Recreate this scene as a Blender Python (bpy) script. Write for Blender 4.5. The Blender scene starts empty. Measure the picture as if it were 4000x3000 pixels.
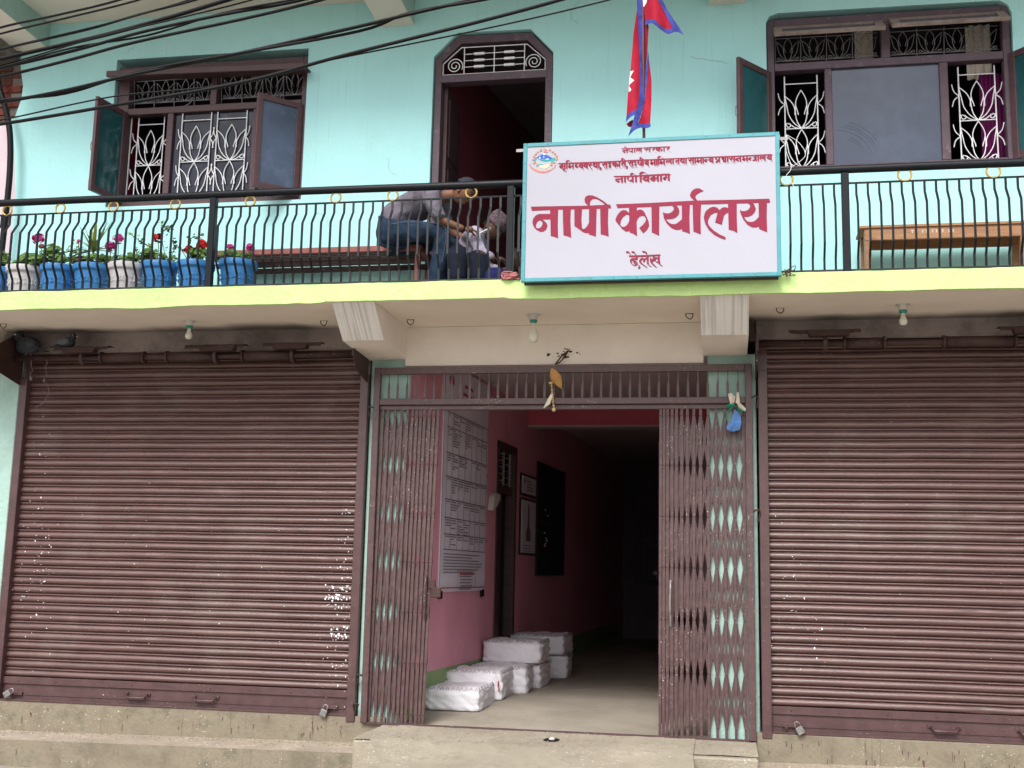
import bpy, bmesh, math, random
from mathutils import Vector, Matrix, noise
random.seed(7)
R_ = math.radians
sc = bpy.context.scene
COL = sc.collection

# ------------------------------------------------------------------ camera, sky, sun, exposure
CR = [[0.9834662,0.1798164,0.0214527],[-0.007936,0.1611442,-0.986899],[-0.1809176,0.9704116,0.1599069]]
cam = bpy.data.objects.new('camera', bpy.data.cameras.new('camera'))
COL.objects.link(cam)
cam.data.sensor_width = 36.0
cam.data.lens = 36.0*4500/4000
cam.data.clip_end = 2000
mw = Matrix(((CR[0][0], -CR[1][0], -CR[2][0], 0.0), (CR[0][1], -CR[1][1], -CR[2][1], -9.3),
             (CR[0][2], -CR[1][2], -CR[2][2], 1.65), (0, 0, 0, 1)))
cam.matrix_world = mw
sc.camera = cam
world = bpy.data.worlds.new('World'); sc.world = world
world.use_nodes = True
wn = world.node_tree; wn.nodes.clear()
SUN_EL, SUN_AZ = 48, 190          # azimuth of the sun, degrees clockwise from +Y
sky = wn.nodes.new('ShaderNodeTexSky'); sky.sky_type = 'NISHITA'; sky.sun_disc = False
sky.sun_elevation = R_(SUN_EL); sky.sun_rotation = R_(SUN_AZ)
sky.air_density = 1.0; sky.dust_density = 4.0; sky.ozone_density = 1.0
hs = wn.nodes.new('ShaderNodeHueSaturation'); hs.inputs['Saturation'].default_value = 0.42
bg = wn.nodes.new('ShaderNodeBackground'); bg.inputs['Strength'].default_value = 0.11
wo = wn.nodes.new('ShaderNodeOutputWorld')
wn.links.new(sky.outputs[0], hs.inputs['Color']); wn.links.new(hs.outputs[0], bg.inputs['Color'])
wn.links.new(bg.outputs[0], wo.inputs['Surface'])
sl = bpy.data.lights.new('sun', 'SUN'); sl.energy = 1.5; sl.angle = R_(24); sl.color = (1.0, 0.965, 0.91)
so = bpy.data.objects.new('sun', sl); COL.objects.link(so)
az, el = R_(SUN_AZ), R_(SUN_EL)
sd = Vector((math.sin(az)*math.cos(el), math.cos(az)*math.cos(el), math.sin(el)))
so.rotation_euler = sd.to_track_quat('Z', 'Y').to_euler(); so.location = (-3, -8, 14)
sc.view_settings.view_transform = 'Standard'
sc.view_settings.look = 'None'
sc.view_settings.exposure = 1.0
sc.view_settings.gamma = 1.0
sc.view_settings.use_curve_mapping = False
sc.render.engine = 'CYCLES'
sc.render.resolution_x, sc.render.resolution_y = 1024, 768

# ------------------------------------------------------------------ materials
def M(name, col, rough=.7, nscale=6., var=.12, bump=.15, bscale=60., spec=.4, metal=0., dirt=None, speck=None, coat=0., stretch=None, alpha=None, streak=None):
    m = bpy.data.materials.new(name); m.use_nodes = True
    nt = m.node_tree; N, L = nt.nodes, nt.links
    b = N['Principled BSDF']
    b.inputs['Roughness'].default_value = rough; b.inputs['Metallic'].default_value = metal
    b.inputs['Specular IOR Level'].default_value = spec
    if coat: b.inputs['Coat Weight'].default_value = coat
    tc = N.new('ShaderNodeNewGeometry')
    mp = N.new('ShaderNodeMapping'); L.new(tc.outputs['Position'], mp.inputs['Vector'])
    if stretch: mp.inputs['Scale'].default_value = stretch
    n1 = N.new('ShaderNodeTexNoise'); n1.inputs['Scale'].default_value = nscale; n1.inputs['Detail'].default_value = 6
    n1.inputs['Roughness'].default_value = .62
    L.new(mp.outputs[0], n1.inputs['Vector'])
    mix = N.new('ShaderNodeMix'); mix.data_type = 'RGBA'
    lo = [c*(1-var*1.4) for c in col]; hi = [min(1, c*(1+var)) for c in col]
    mix.inputs['A'].default_value = (*lo, 1); mix.inputs['B'].default_value = (*hi, 1)
    rp = N.new('ShaderNodeMapRange'); rp.inputs['From Min'].default_value = .3; rp.inputs['From Max'].default_value = .7
    L.new(n1.outputs['Fac'], rp.inputs['Value']); L.new(rp.outputs[0], mix.inputs['Factor'])
    out = mix.outputs['Result']
    def over(col2, fac):
        nonlocal out
        k = N.new('ShaderNodeMix'); k.data_type = 'RGBA'
        L.new(out, k.inputs['A']); k.inputs['B'].default_value = (*col2, 1); L.new(fac, k.inputs['Factor'])
        out = k.outputs['Result']
    def rng(v, a, c, top=1.0):
        r = N.new('ShaderNodeMapRange'); r.inputs['From Min'].default_value = a; r.inputs['From Max'].default_value = c
        r.inputs['To Max'].default_value = top
        L.new(v, r.inputs['Value']); return r.outputs[0]
    if streak:                      # vertical drip marks: colour, amount, threshold
        mp2 = N.new('ShaderNodeMapping'); L.new(tc.outputs['Position'], mp2.inputs['Vector']); mp2.inputs['Scale'].default_value = (29, 31 if len(streak) < 4 else streak[3], .8); mp2.inputs['Location'].default_value = (3.37, 1.73, .41); mp2.inputs['Rotation'].default_value = (.03, .02, .4)
        ns = N.new('ShaderNodeTexNoise'); ns.inputs['Scale'].default_value = 1.6; ns.inputs['Detail'].default_value = 4
        L.new(mp2.outputs[0], ns.inputs['Vector'])
        over(streak[0], rng(ns.outputs['Fac'], streak[2], streak[2]+.12, streak[1]))
    if dirt:                        # colour, amount, scale, threshold
        nd = N.new('ShaderNodeTexNoise'); nd.inputs['Scale'].default_value = dirt[2]; nd.inputs['Detail'].default_value = 9
        nd.inputs['Roughness'].default_value = .7
        L.new(tc.outputs['Position'], nd.inputs['Vector'])
        over(dirt[0], rng(nd.outputs['Fac'], dirt[3], dirt[3]+.14, dirt[1]))
    if speck:                       # colour, scale, threshold, patch threshold
        nv = N.new('ShaderNodeTexNoise'); nv.inputs['Scale'].default_value = speck[1]; nv.inputs['Detail'].default_value = 2
        L.new(tc.outputs['Position'], nv.inputs['Vector'])
        n3 = N.new('ShaderNodeTexNoise'); n3.inputs['Scale'].default_value = 1.7; n3.inputs['Detail'].default_value = 3
        L.new(tc.outputs['Position'], n3.inputs['Vector'])
        a = rng(nv.outputs['Fac'], speck[2], speck[2]+.03); c = rng(n3.outputs['Fac'], speck[3], speck[3]+.1)
        mu = N.new('ShaderNodeMath'); mu.operation = 'MULTIPLY'; L.new(a, mu.inputs[0]); L.new(c, mu.inputs[1])
        over(speck[0], mu.outputs[0])
    L.new(out, b.inputs['Base Color'])
    if bump:
        n2 = N.new('ShaderNodeTexNoise'); n2.inputs['Scale'].default_value = bscale; n2.inputs['Detail'].default_value = 5
        L.new(mp.outputs[0], n2.inputs['Vector'])
        bp = N.new('ShaderNodeBump'); bp.inputs['Strength'].default_value = bump; bp.inputs['Distance'].default_value = .012
        L.new(n2.outputs['Fac'], bp.inputs['Height']); L.new(bp.outputs[0], b.inputs['Normal'])
    rr = rng(n1.outputs['Fac'], .2, .8)
    r2 = N.new('ShaderNodeMapRange'); L.new(rr, r2.inputs['Value'])
    r2.inputs['To Min'].default_value = max(.03, rough-.08); r2.inputs['To Max'].default_value = min(1, rough+.1)
    L.new(r2.outputs[0], b.inputs['Roughness'])
    if alpha is not None: b.inputs['Alpha'].default_value = alpha
    return m

T = {}
T['mint'] = M('mint_wall_paint', (.40, .73, .745), .78, 1.1, .05, .28, 30, .2, dirt=((.26, .47, .46), .35, 1.1, .62), streak=((.29, .56, .57), .30, .60), speck=((.20, .30, .30), 55, .755, .52))
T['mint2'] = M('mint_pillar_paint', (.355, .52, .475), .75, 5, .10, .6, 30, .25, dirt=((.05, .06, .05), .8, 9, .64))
T['lime'] = M('lime_edge_paint', (.53, .735, .29), .7, 3, .07, .6, 22, .25, dirt=((.38, .58, .13), .75, 6, .57), speck=((.85, .9, .6), 40, .68, .45))
T['cream'] = M('cream_plaster', (.77, .69, .61), .85, 2, .05, .22, 30, .2, dirt=((.52, .45, .38), .45, 2.2, .60), speck=((.25, .2, .16), 60, .76, .5))
T['cream_side'] = M('cream_wall_plaster', (.77, .70, .645), .85, 3, .06, .3, 30, .2, dirt=((.40, .34, .29), .45, 3, .62), speck=((.12, .10, .09), 50, .755, .5))
T['bracket'] = M('streaky_whitewash', (.70, .67, .65), .9, 3, .05, .3, 40, .2, streak=((.38, .35, .33), .55, .50, .6))
T['brown'] = M('brown_oil_paint', (.082, .042, .044), .40, 9, .16, .12, 50, .5, dirt=((.24, .19, .17), .35, 14, .64), speck=((.75, .73, .70), 110, .71, .50))
T['slat'] = M('shutter_brown_paint', (.098, .048, .045), .36, 3, .20, .12, 30, .6, stretch=(1, 1, 6), dirt=((.19, .15, .13), .26, 1.3, .52), speck=((.62, .58, .55), 60, .735, .50))
T['hood'] = M('sooty_brown_metal', (.055, .028, .026), .55, 9, .2, .2, 50, .35, dirt=((.16, .12, .11), .4, 14, .62), speck=((.7, .68, .62), 60, .72, .45))
T['gatep'] = M('gate_brown_paint', (.088, .048, .050), .40, 20, .22, .2, 80, .5, dirt=((.28, .17, .12), .5, 22, .61), speck=((.78, .74, .70), 85, .68, .48))
T['wood'] = M('brown_window_paint', (.080, .042, .048), .45, 8, .16, .15, 60, .4, stretch=(1, 1, 3), dirt=((.26, .20, .20), .35, 10, .64))
T['woodr'] = M('purple_brown_window_paint', (.085, .055, .075), .5, 8, .2, .2, 60, .4, dirt=((.30, .24, .25), .5, 12, .58))
T['blackm'] = M('black_rail_paint', (.006, .008, .012), .42, 20, .2, .1, 90, .22, dirt=((.26, .22, .17), .45, 30, .74))
T['greym'] = M('worn_grey_rail_paint', (.012, .014, .018), .36, 20, .2, .1, 90, .4, dirt=((.28, .25, .2), .5, 26, .70))
T['gold'] = M('gold_ring_paint', (.50, .34, .09), .4, 30, .15, .1, 80, .5, metal=.2)
T['grille'] = M('white_grille_paint', (.80, .81, .85), .5, 30, .06, .1, 80, .4, dirt=((.5, .5, .53), .5, 30, .62))
T['silver'] = M('galvanised_steel', (.28, .275, .27), .45, 20, .2, .1, 80, .5, metal=.5, dirt=((.10, .07, .05), .6, 24, .5))
T['white'] = M('white_flex_sheet', (.415, .415, .485), .5, 1.2, .03, .05, 5, .25, dirt=((.37, .37, .43), .5, 3, .60))
T['teal'] = M('teal_sign_frame', (.075, .30, .345), .4, 8, .08, .1, 30, .4, dirt=((.35, .48, .50), .3, 20, .66))
T['maroon'] = M('maroon_lettering', (.24, .012, .045), .5, 5, .08, 0, 30, .25)
T['conc'] = M('concrete', (.345, .308, .243), .9, 2.2, .16, .7, 60, .2, dirt=((.20, .178, .135), .55, 4.5, .52), speck=((.60, .56, .48), 45, .66, .42))
T['riser'] = M('stained_cement_riser', (.245, .212, .160), .92, 3.4, .22, .5, 40, .15, dirt=((.105, .10, .072), .7, 3.4, .50), streak=((.09, .045, .032), .6, .64), speck=((.62, .58, .5), 70, .69, .50))
T['tread'] = M('worn_cement_tread', (.35, .298, .24), .9, 3.4, .14, .5, 40, .2, dirt=((.23, .20, .155), .6, 8, .52), speck=((.74, .70, .62), 45, .66, .46))
T['floor'] = M('cement_floor', (.30, .27, .225), .88, 1.6, .16, .7, 45, .2, dirt=((.40, .365, .31), .55, 1.9, .56), speck=((.5, .46, .4), 50, .70, .45))
T['street'] = M('street_asphalt', (.30, .275, .235), .92, 3, .15, .6, 40, .2, dirt=((.36, .33, .27), .5, 1.0, .5))
T['pink'] = M('pink_wall_paint', (.76, .345, .44), .6, 2, .07, .15, 40, .35, dirt=((.25, .09, .12), .35, 5, .64), speck=((.15, .08, .08), 40, .76, .55))
T['pinkdk'] = M('deep_pink_beam_paint', (.62, .12, .18), .6, 2, .08, .15, 40, .3)
T['green'] = M('green_dado_paint', (.27, .40, .17), .6, 3, .1, .2, 40, .3)
T['ceil'] = M('corridor_ceiling', (.50, .43, .43), .85, 2, .08, .15, 30, .2)
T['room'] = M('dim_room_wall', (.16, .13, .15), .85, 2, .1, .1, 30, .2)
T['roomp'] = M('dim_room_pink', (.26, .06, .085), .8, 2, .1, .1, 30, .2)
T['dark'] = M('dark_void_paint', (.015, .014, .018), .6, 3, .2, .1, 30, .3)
T['glass'] = M('window_glass', (.05, .075, .13), .10, 3, .2, 0, 30, .8, dirt=((.12, .16, .26), .5, 2.2, .50))
T['glassn'] = M('dark_navy_glass', (.014, .017, .034), .12, 3, .3, 0, 30, .32, dirt=((.07, .08, .12), .6, 3.2, .50))
T['glassd'] = M('dusty_window_glass', (.050, .068, .118), .16, 1.2, .06, 0, 30, .6, dirt=((.10, .13, .20), .5, .9, .45), alpha=.86)
T['glassg'] = M('green_tinted_glass', (.018, .085, .095), .10, 3, .2, 0, 30, .8)
T['blue'] = M('blue_plastic', (.05, .235, .56), .38, 4, .10, .05, 60, .45, dirt=((.30, .38, .45), .35, 9, .62))
T['pwhite'] = M('white_plastic', (.60, .58, .59), .45, 4, .05, .05, 60, .4, dirt=((.42, .36, .30), .4, 8, .60))
T['soil'] = M('potting_soil', (.07, .045, .03), .95, 20, .3, .8, 60, .1)
T['leaf'] = M('geranium_leaf', (.12, .235, .045), .55, 14, .35, .1, 60, .3)
T['leafd'] = M('rose_leaf', (.045, .10, .04), .5, 14, .35, .1, 60, .3)
T['leafy'] = M('spiky_leaf', (.25, .33, .10), .5, 10, .3, .1, 60, .3, dirt=((.5, .45, .2), .4, 6, .6))
T['stem'] = M('plant_stem', (.11, .12, .05), .7, 14, .2, .1, 60, .2)
T['magenta'] = M('magenta_petal', (.72, .06, .36), .6, 30, .25, .1, 60, .2)
T['red'] = M('red_petal', (.70, .025, .03), .6, 30, .25, .1, 60, .2)
T['wine'] = M('wine_petal', (.22, .01, .06), .6, 30, .25, .1, 60, .2)
T['pinkbud'] = M('dry_pink_petal', (.40, .15, .15), .7, 30, .25, .1, 60, .2)
T['cable'] = M('black_cable', (.006, .0055, .007), .55, 6, .2, .1, 60, .2)
T['flagred'] = M('flag_crimson', (.36, .015, .038), .7, 5, .16, .4, 14, .12, stretch=(3, 1, 1))
T['flagblue'] = M('flag_blue', (.055, .07, .30), .7, 14, .3, .4, 22, .12)
T['flagwhite'] = M('flag_white', (.75, .72, .76), .7, 5, .05, .1, 30, .2)
T['flagdark'] = M('flag_inside_crimson', (.20, .015, .03), .75, 5, .15, .3, 16, .1)
T['pole'] = M('maroon_pole', (.10, .025, .03), .5, 8, .1, .1, 60, .4)
T['cloth'] = M('white_bundle_cloth', (.80, .79, .84), .8, 7, .04, .9, 9, .2, dirt=((.58, .55, .53), .4, 5, .60))
T['thread'] = M('stitching_thread', (.33, .31, .32), .8, 20, .3, 0, 30, .2)
T['bench'] = M('red_oxide_bench_paint', (.27, .085, .075), .42, 10, .15, .1, 60, .4)
T['benchw'] = M('varnished_wood', (.34, .175, .085), .45, 3, .2, .15, 50, .4, stretch=(1, 1, 12), dirt=((.12, .06, .03), .6, 5, .56))
T['plywood'] = M('bench_plank', (.33, .17, .08), .55, 4, .2, .2, 50, .3, stretch=(1, 12, 1))
T['skin'] = M('skin', (.185, .085, .052), .6, 12, .15, .15, 60, .3)
T['skind'] = M('dark_skin', (.085, .038, .026), .6, 12, .12, .1, 60, .3)
T['shirt'] = M('grey_shirt', (.155, .14, .175), .9, 9, .2, 1.0, 7, .1, stretch=(1, 1, 1.8))
T['jeans'] = M('blue_jeans', (.022, .042, .078), .85, 10, .4, .8, 12, .12, dirt=((.055, .09, .14), .5, 9, .55))
T['navy'] = M('navy_trousers', (.016, .020, .036), .85, 9, .25, .8, 10, .12)
T['lav'] = M('lavender_shirt', (.38, .34, .45), .85, 9, .08, .9, 8, .1)
T['vest'] = M('black_waistcoat', (.022, .024, .034), .8, 9, .2, .4, 12, .15)
T['cap'] = M('grey_cap', (.030, .030, .042), .9, 9, .2, .4, 30, .1)
T['topi'] = M('patterned_topi', (.13, .095, .11), .9, 60, .3, .2, 60, .1, dirt=((.035, .01, .018), .95, 70, .46))
T['hair'] = M('black_hair', (.012, .010, .010), .6, 30, .2, .4, 90, .3)
T['shoe'] = M('black_shoe', (.02, .02, .022), .5, 9, .1, .1, 60, .4)
T['bulb'] = M('frosted_bulb', (.66, .64, .55), .3, 4, .03, 0, 30, .5)
T['holder'] = M('white_bakelite', (.55, .53, .50), .4, 8, .08, .1, 60, .4)
T['tealp'] = M('teal_plastic', (.03, .25, .20), .4, 8, .08, .1, 60, .4)
T['brick'] = M('red_brick', (.15, .042, .030), .95, 9, .3, .6, 30, .1, dirt=((.06, .05, .045), .85, 5, .46))
T['shadewall'] = M('shade_painted_cream_wall', (.30, .255, .25), .9, 2, .12, .3, 30, .2, dirt=((.12, .095, .095), .8, 1.1, .46))  # cream plaster darkened in patches to paint in the shade above the shutters
T['greygrille'] = M('shade_toned_grille_paint', (.30, .29, .31), .6, 30, .1, .1, 80, .3, dirt=((.15, .14, .15), .6, 30, .5))  # white grille paint greyed to stand in for shade on the top grilles
T['palewall'] = M('painted_lit_rear_wall', (.80, .62, .66), .7, 2, .06, .1, 30, .2)  # pink made pale to stand in for dim light on the rear wall
T['mort'] = M('sooty_mortar', (.20, .17, .15), .95, 6, .2, .6, 30, .1, dirt=((.06, .055, .05), .7, 3, .50))
T['palepink'] = M('pale_pink_wall', (.56, .47, .52), .85, 3, .08, .25, 30, .2, dirt=((.30, .24, .22), .5, 3, .60))
T['pigeon'] = M('grey_feathers', (.03, .034, .045), .6, 20, .2, .3, 40, .3)
T['pigeonl'] = M('pale_grey_wing', (.10, .105, .12), .6, 20, .2, .3, 40, .3)
T['dryleaf'] = M('dry_leaf', (.42, .22, .07), .7, 12, .2, .2, 40, .3)
T['bead'] = M('straw_beads', (.50, .38, .16), .7, 12, .2, .2, 40, .3)
T['bluecloth'] = M('blue_rag', (.10, .22, .52), .8, 12, .1, .4, 18, .2)
T['greencloth'] = M('green_ribbon', (.02, .26, .17), .6, 12, .1, .3, 18, .2)
T['rag'] = M('white_rag', (.66, .60, .50), .8, 12, .1, .4, 18, .2)
T['purple'] = M('purple_curtain', (.15, .015, .10), .85, 4, .15, .1, 20, .1)
T['redcur'] = M('red_curtain', (.14, .01, .02), .8, 4, .1, .1, 20, .2)
T['ink'] = M('printed_ink', (.16, .14, .18), .6, 9, .1, 0, 30, .2)
T['inkr'] = M('red_printed_ink', (.42, .09, .13), .6, 9, .1, 0, 30, .2)
T['poster'] = M('white_flex_poster', (.76, .72, .82), .45, 2, .03, .05, 6, .35)
T['eb'] = M('emblem_blue', (.03, .11, .50), .5, 40, .3, 0, 30, .3); T['ew'] = M('emblem_white', (.82, .82, .88), .5, 9, .02, 0, 30, .3)
T['eg'] = M('emblem_green', (.02, .33, .33), .5, 40, .2, 0, 30, .3); T['ec'] = M('emblem_cream', (.75, .68, .42), .5, 40, .1, 0, 30, .3)
T['er'] = M('emblem_ribbon', (.70, .22, .16), .5, 90, .3, 0, 30, .3); T['ef'] = M('emblem_flower', (.62, .26, .14), .5, 60, .2, 0, 30, .3)
T['el'] = M('emblem_leaf', (.05, .16, .16), .5, 60, .2, 0, 30, .3)
T['bagblue'] = M('dark_blue_bag', (.02, .022, .11), .8, 9, .2, .4, 12, .1)
T['phone'] = M('phone_case', (.65, .67, .68), .25, 9, .03, 0, 30, .5)
T['seam'] = M('jeans_seam_thread', (.14, .17, .21), .8, 9, .1, 0, 30, .2)

# ------------------------------------------------------------------ building helpers
ORG = {}
def P(o, label=None, cat=None, group=None, kind=None):
    if label: o['label'] = label
    if cat: o['category'] = cat
    if group: o['group'] = group
    if kind: o['kind'] = kind
    return o
def empty(name, loc, label, cat, group=None, rotz=0, kind=None, parent=None):
    o = bpy.data.objects.new(name, None); COL.objects.link(o)
    po = ORG.get(parent.name, Vector((0, 0, 0))) if parent else Vector((0, 0, 0))
    o.location = Vector(loc)-po; o.rotation_euler = (0, 0, rotz); o.empty_display_size = .1
    if parent: o.parent = parent
    ORG[o.name] = Vector(loc)
    return P(o, label, cat, group, kind)

class MB:
    def __init__(s): s.v = []; s.f = []; s.m = []; s.cur = 0; s.sm = []
    def add(s, vs, fs, smooth=False):
        n = len(s.v); s.v += [Vector(v) for v in vs]
        s.f += [[i+n for i in f] for f in fs]; s.m += [s.cur]*len(fs); s.sm += [smooth]*len(fs); return s
    def box(s, x0, x1, y0, y1, z0, z1, bev=0.0):
        if x0 > x1: x0, x1 = x1, x0
        if y0 > y1: y0, y1 = y1, y0
        if z0 > z1: z0, z1 = z1, z0
        b = min(bev, (x1-x0)*.45, (y1-y0)*.45, (z1-z0)*.45)
        if b <= 0:
            vs = [(x, y, z) for x in (x0, x1) for y in (y0, y1) for z in (z0, z1)]
            return s.add(vs, [(0, 1, 3, 2), (4, 6, 7, 5), (0, 4, 5, 1), (2, 3, 7, 6), (0, 2, 6, 4), (1, 5, 7, 3)])
        bm = bmesh.new(); bmesh.ops.create_cube(bm, size=1)
        for v in bm.verts: v.co = Vector(((x0+x1)/2+v.co.x*(x1-x0), (y0+y1)/2+v.co.y*(y1-y0), (z0+z1)/2+v.co.z*(z1-z0)))
        bmesh.ops.bevel(bm, geom=bm.edges[:], offset=b, segments=1, affect='EDGES')
        s.bm(bm); bm.free(); return s
    def bm(s, bm, smooth=False):
        bm.verts.index_update()
        return s.add([v.co.copy() for v in bm.verts], [[v.index for v in f.verts] for f in bm.faces], smooth)
    def tube(s, pts, r, seg=8, cap=True, smooth=True):
        pts = [Vector(p) for p in pts]; n = len(pts)
        rs = r if isinstance(r, (list, tuple)) else [r]*n
        vs = []; up = None
        for i, p in enumerate(pts):
            t = (pts[min(i+1, n-1)]-pts[max(i-1, 0)]).normalized()
            if up is None: up = t.orthogonal().normalized()
            a = (up-t*up.dot(t))
            a = a.normalized() if a.length > 1e-6 else t.orthogonal().normalized()
            up = a; b = t.cross(a)
            for k in range(seg):
                w = 2*math.pi*k/seg; vs.append(p+(a*math.cos(w)+b*math.sin(w))*rs[i])
        fs = [[i*seg+k, i*seg+(k+1) % seg, (i+1)*seg+(k+1) % seg, (i+1)*seg+k] for i in range(n-1) for k in range(seg)]
        s.add(vs, fs, smooth)
        if cap: 
            m = len(s.v)-n*seg
            s.f += [[m+k for k in range(seg)][::-1], [m+(n-1)*seg+k for k in range(seg)]]; s.m += [s.cur]*2; s.sm += [False]*2
        return s
    def bar(s, pts, w, d):                     # rectangular section swept through points, w across X, d across Y
        vs = []
        for p in pts:
            x, y, z = p; vs += [(x-w/2, y-d/2, z), (x+w/2, y-d/2, z), (x+w/2, y+d/2, z), (x-w/2, y+d/2, z)]
        n = len(pts)
        fs = [[i*4+k, i*4+(k+1) % 4, (i+1)*4+(k+1) % 4, (i+1)*4+k] for i in range(n-1) for k in range(4)]+[[3, 2, 1, 0], [(n-1)*4+k for k in range(4)]]
        return s.add(vs, fs)
    def lathe(s, prof, c=(0, 0, 0), seg=24, smooth=True):
        vs = [(c[0]+r*math.cos(2*math.pi*k/seg), c[1]+r*math.sin(2*math.pi*k/seg), c[2]+z) for r, z in prof for k in range(seg)]
        fs = [[i*seg+k, i*seg+(k+1) % seg, (i+1)*seg+(k+1) % seg, (i+1)*seg+k] for i in range(len(prof)-1) for k in range(seg)]
        return s.add(vs, fs, smooth)
    def ball(s, c, r, sx=1, sy=1, sz=1, seg=10, rings=7, rot=None):
        bm = bmesh.new(); bmesh.ops.create_uvsphere(bm, u_segments=seg, v_segments=rings, radius=r)
        for v in bm.verts:
            q = Vector((v.co.x*sx, v.co.y*sy, v.co.z*sz)); 
            if rot: q = rot @ q
            v.co = q+Vector(c)
        s.bm(bm, True); bm.free(); return s
    def torus(s, c, R, r, axis='y', seg=24, ms=8, tilt=None):
        vs = []
        for i in range(seg):
            a = 2*math.pi*i/seg
            for k in range(ms):
                b = 2*math.pi*k/ms; q = (R+r*math.cos(b)); x, z, y = q*math.cos(a), q*math.sin(a), r*math.sin(b)
                v = Vector((x, y, z)) if axis == 'y' else (Vector((x, z, y)) if axis == 'z' else Vector((y, x, z)))
                if tilt: v = tilt @ v
                vs.append(v+Vector(c))
        fs = [[i*ms+k, ((i+1) % seg)*ms+k, ((i+1) % seg)*ms+(k+1) % ms, i*ms+(k+1) % ms] for i in range(seg) for k in range(ms)]
        return s.add(vs, fs, True)
    def xf(s, mat):
        s.v = [mat @ v for v in s.v]; return s
    def mesh(s, name, mats):
        me = bpy.data.meshes.new(name); me.from_pydata([tuple(v) for v in s.v], [], s.f)
        if not isinstance(mats, (list, tuple)): mats = [mats]
        for m in mats: me.materials.append(m)
        me.polygons.foreach_set('material_index', s.m); me.polygons.foreach_set('use_smooth', s.sm)
        me.update()
        bm = bmesh.new(); bm.from_mesh(me); bmesh.ops.recalc_face_normals(bm, faces=bm.faces[:]); bm.to_mesh(me); bm.free()
        return me
    def build(s, name, mats, parent=None, local=False, label=None, kind=None):
        if parent and not local:
            o = ORG[parent.name]; s.v = [v-o for v in s.v]
        me = s.mesh(name, mats)
        ob = bpy.data.objects.new(name, me); COL.objects.link(ob)
        if parent: ob.parent = parent; ORG[ob.name] = ORG[parent.name]
        else: ORG[ob.name] = Vector((0, 0, 0))
        return P(ob, label, kind=kind)
def inst(me, name, parent, loc, rot=(0, 0, 0)):   # one more object of a shared mesh, loc in world or parent-local if parent rotated
    ob = bpy.data.objects.new(name, me); COL.objects.link(ob); ob.parent = parent
    ob.location = Vector(loc)-ORG[parent.name]; ob.rotation_euler = rot; return ob
def copy_tree(root, loc=None, label=None, parent=None):
    c = root.copy(); COL.objects.link(c)
    if parent: c.parent = parent
    if loc is not None: c.location = loc
    if label: c['label'] = label
    for ch in list(root.children): copy_tree(ch, parent=c)
    return c
def fill(loops, depth):
    """flat polygon with holes, extruded; returns verts (u, w, v) and faces"""
    cu = bpy.data.curves.new('outline', 'CURVE'); cu.dimensions = '2D'; cu.fill_mode = 'BOTH'; cu.extrude = depth/2
    for lp in loops:
        sp = cu.splines.new('POLY'); sp.points.add(len(lp)-1)
        for i, (x, y) in enumerate(lp): sp.points[i].co = (x, y, 0, 1)
        sp.use_cyclic_u = True
    ob = bpy.data.objects.new('outline', cu)
    me = bpy.data.meshes.new_from_object(ob)
    vs = [(v.co.x, -v.co.z, v.co.y) for v in me.vertices]; fs = [list(p.vertices) for p in me.polygons]
    bpy.data.objects.remove(ob); bpy.data.curves.remove(cu); bpy.data.meshes.remove(me)
    return vs, fs
def plate(mb, loops, y0, y1):
    vs, fs = fill(loops, abs(y1-y0)); m = (y0+y1)/2
    mb.add([(x, y+m, z) for x, y, z in vs], fs); return mb
def rect(x0, x1, z0, z1): return [(x0, z0), (x1, z0), (x1, z1), (x0, z1)]

# ================================================================== SETTING
XL, XR = -6.62, 4.2
g = MB(); g.add([(-900, -900, 0), (900, -900, 0), (900, 900, 0), (-900, 900, 0)], [(0, 1, 2, 3)])
P(g.build('street', T['street']), kind='structure')
P(MB().box(XL-.6, XR, -4.2, -.78, .004, .03).build('pavement', T['conc']), kind='structure')

bld = empty('office_building', (-1.3, 0, 0), 'two storey mint green building with brown shutters, lime balcony edge and white signboard', 'building')
FZ = 3.82
# upper wall with openings
wl = [(-5.555, 4.852), (-3.672, 4.855), (-3.672, 6.278), (-5.555, 6.283)]
wr = [(.372, 4.918), (2.31, 4.93), (2.316, 6.20), (2.29, 6.27), (2.23, 6.312), (.47, 6.325), (.40, 6.30), (.372, 6.25)]
dr = [(-2.502, 3.70), (-2.502, 6.12), (-2.29, 6.335), (-1.635, 6.325), (-1.432, 6.10), (-1.432, 3.70)]
# cut the doorway by building the wall from loops that run round it
mb = MB()
jag = [(-6.47, 3.685), (-6.46, 4.4), (-6.485, 4.75), (-6.48, 5.0), (-6.50, 5.18), (-6.515, 5.3), (-6.53, 5.42), (-6.555, 5.52), (-6.60, 5.66), (-6.62, 5.74), (-6.56, 5.78), (-6.51, 5.95), (-6.505, 6.08), (-6.535, 6.2), (-6.56, 6.33), (-6.55, 6.46), (-6.60, 6.688)]
outer = [(-2.502, 3.685)]+dr[1:5]+[(-1.432, 3.685), (XR, 3.685), (XR, 6.688)]+jag[::-1]
plate(mb, [outer, wl, wr], 0, .24)
mb.build('upper_wall', T['mint'], bld)
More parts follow.
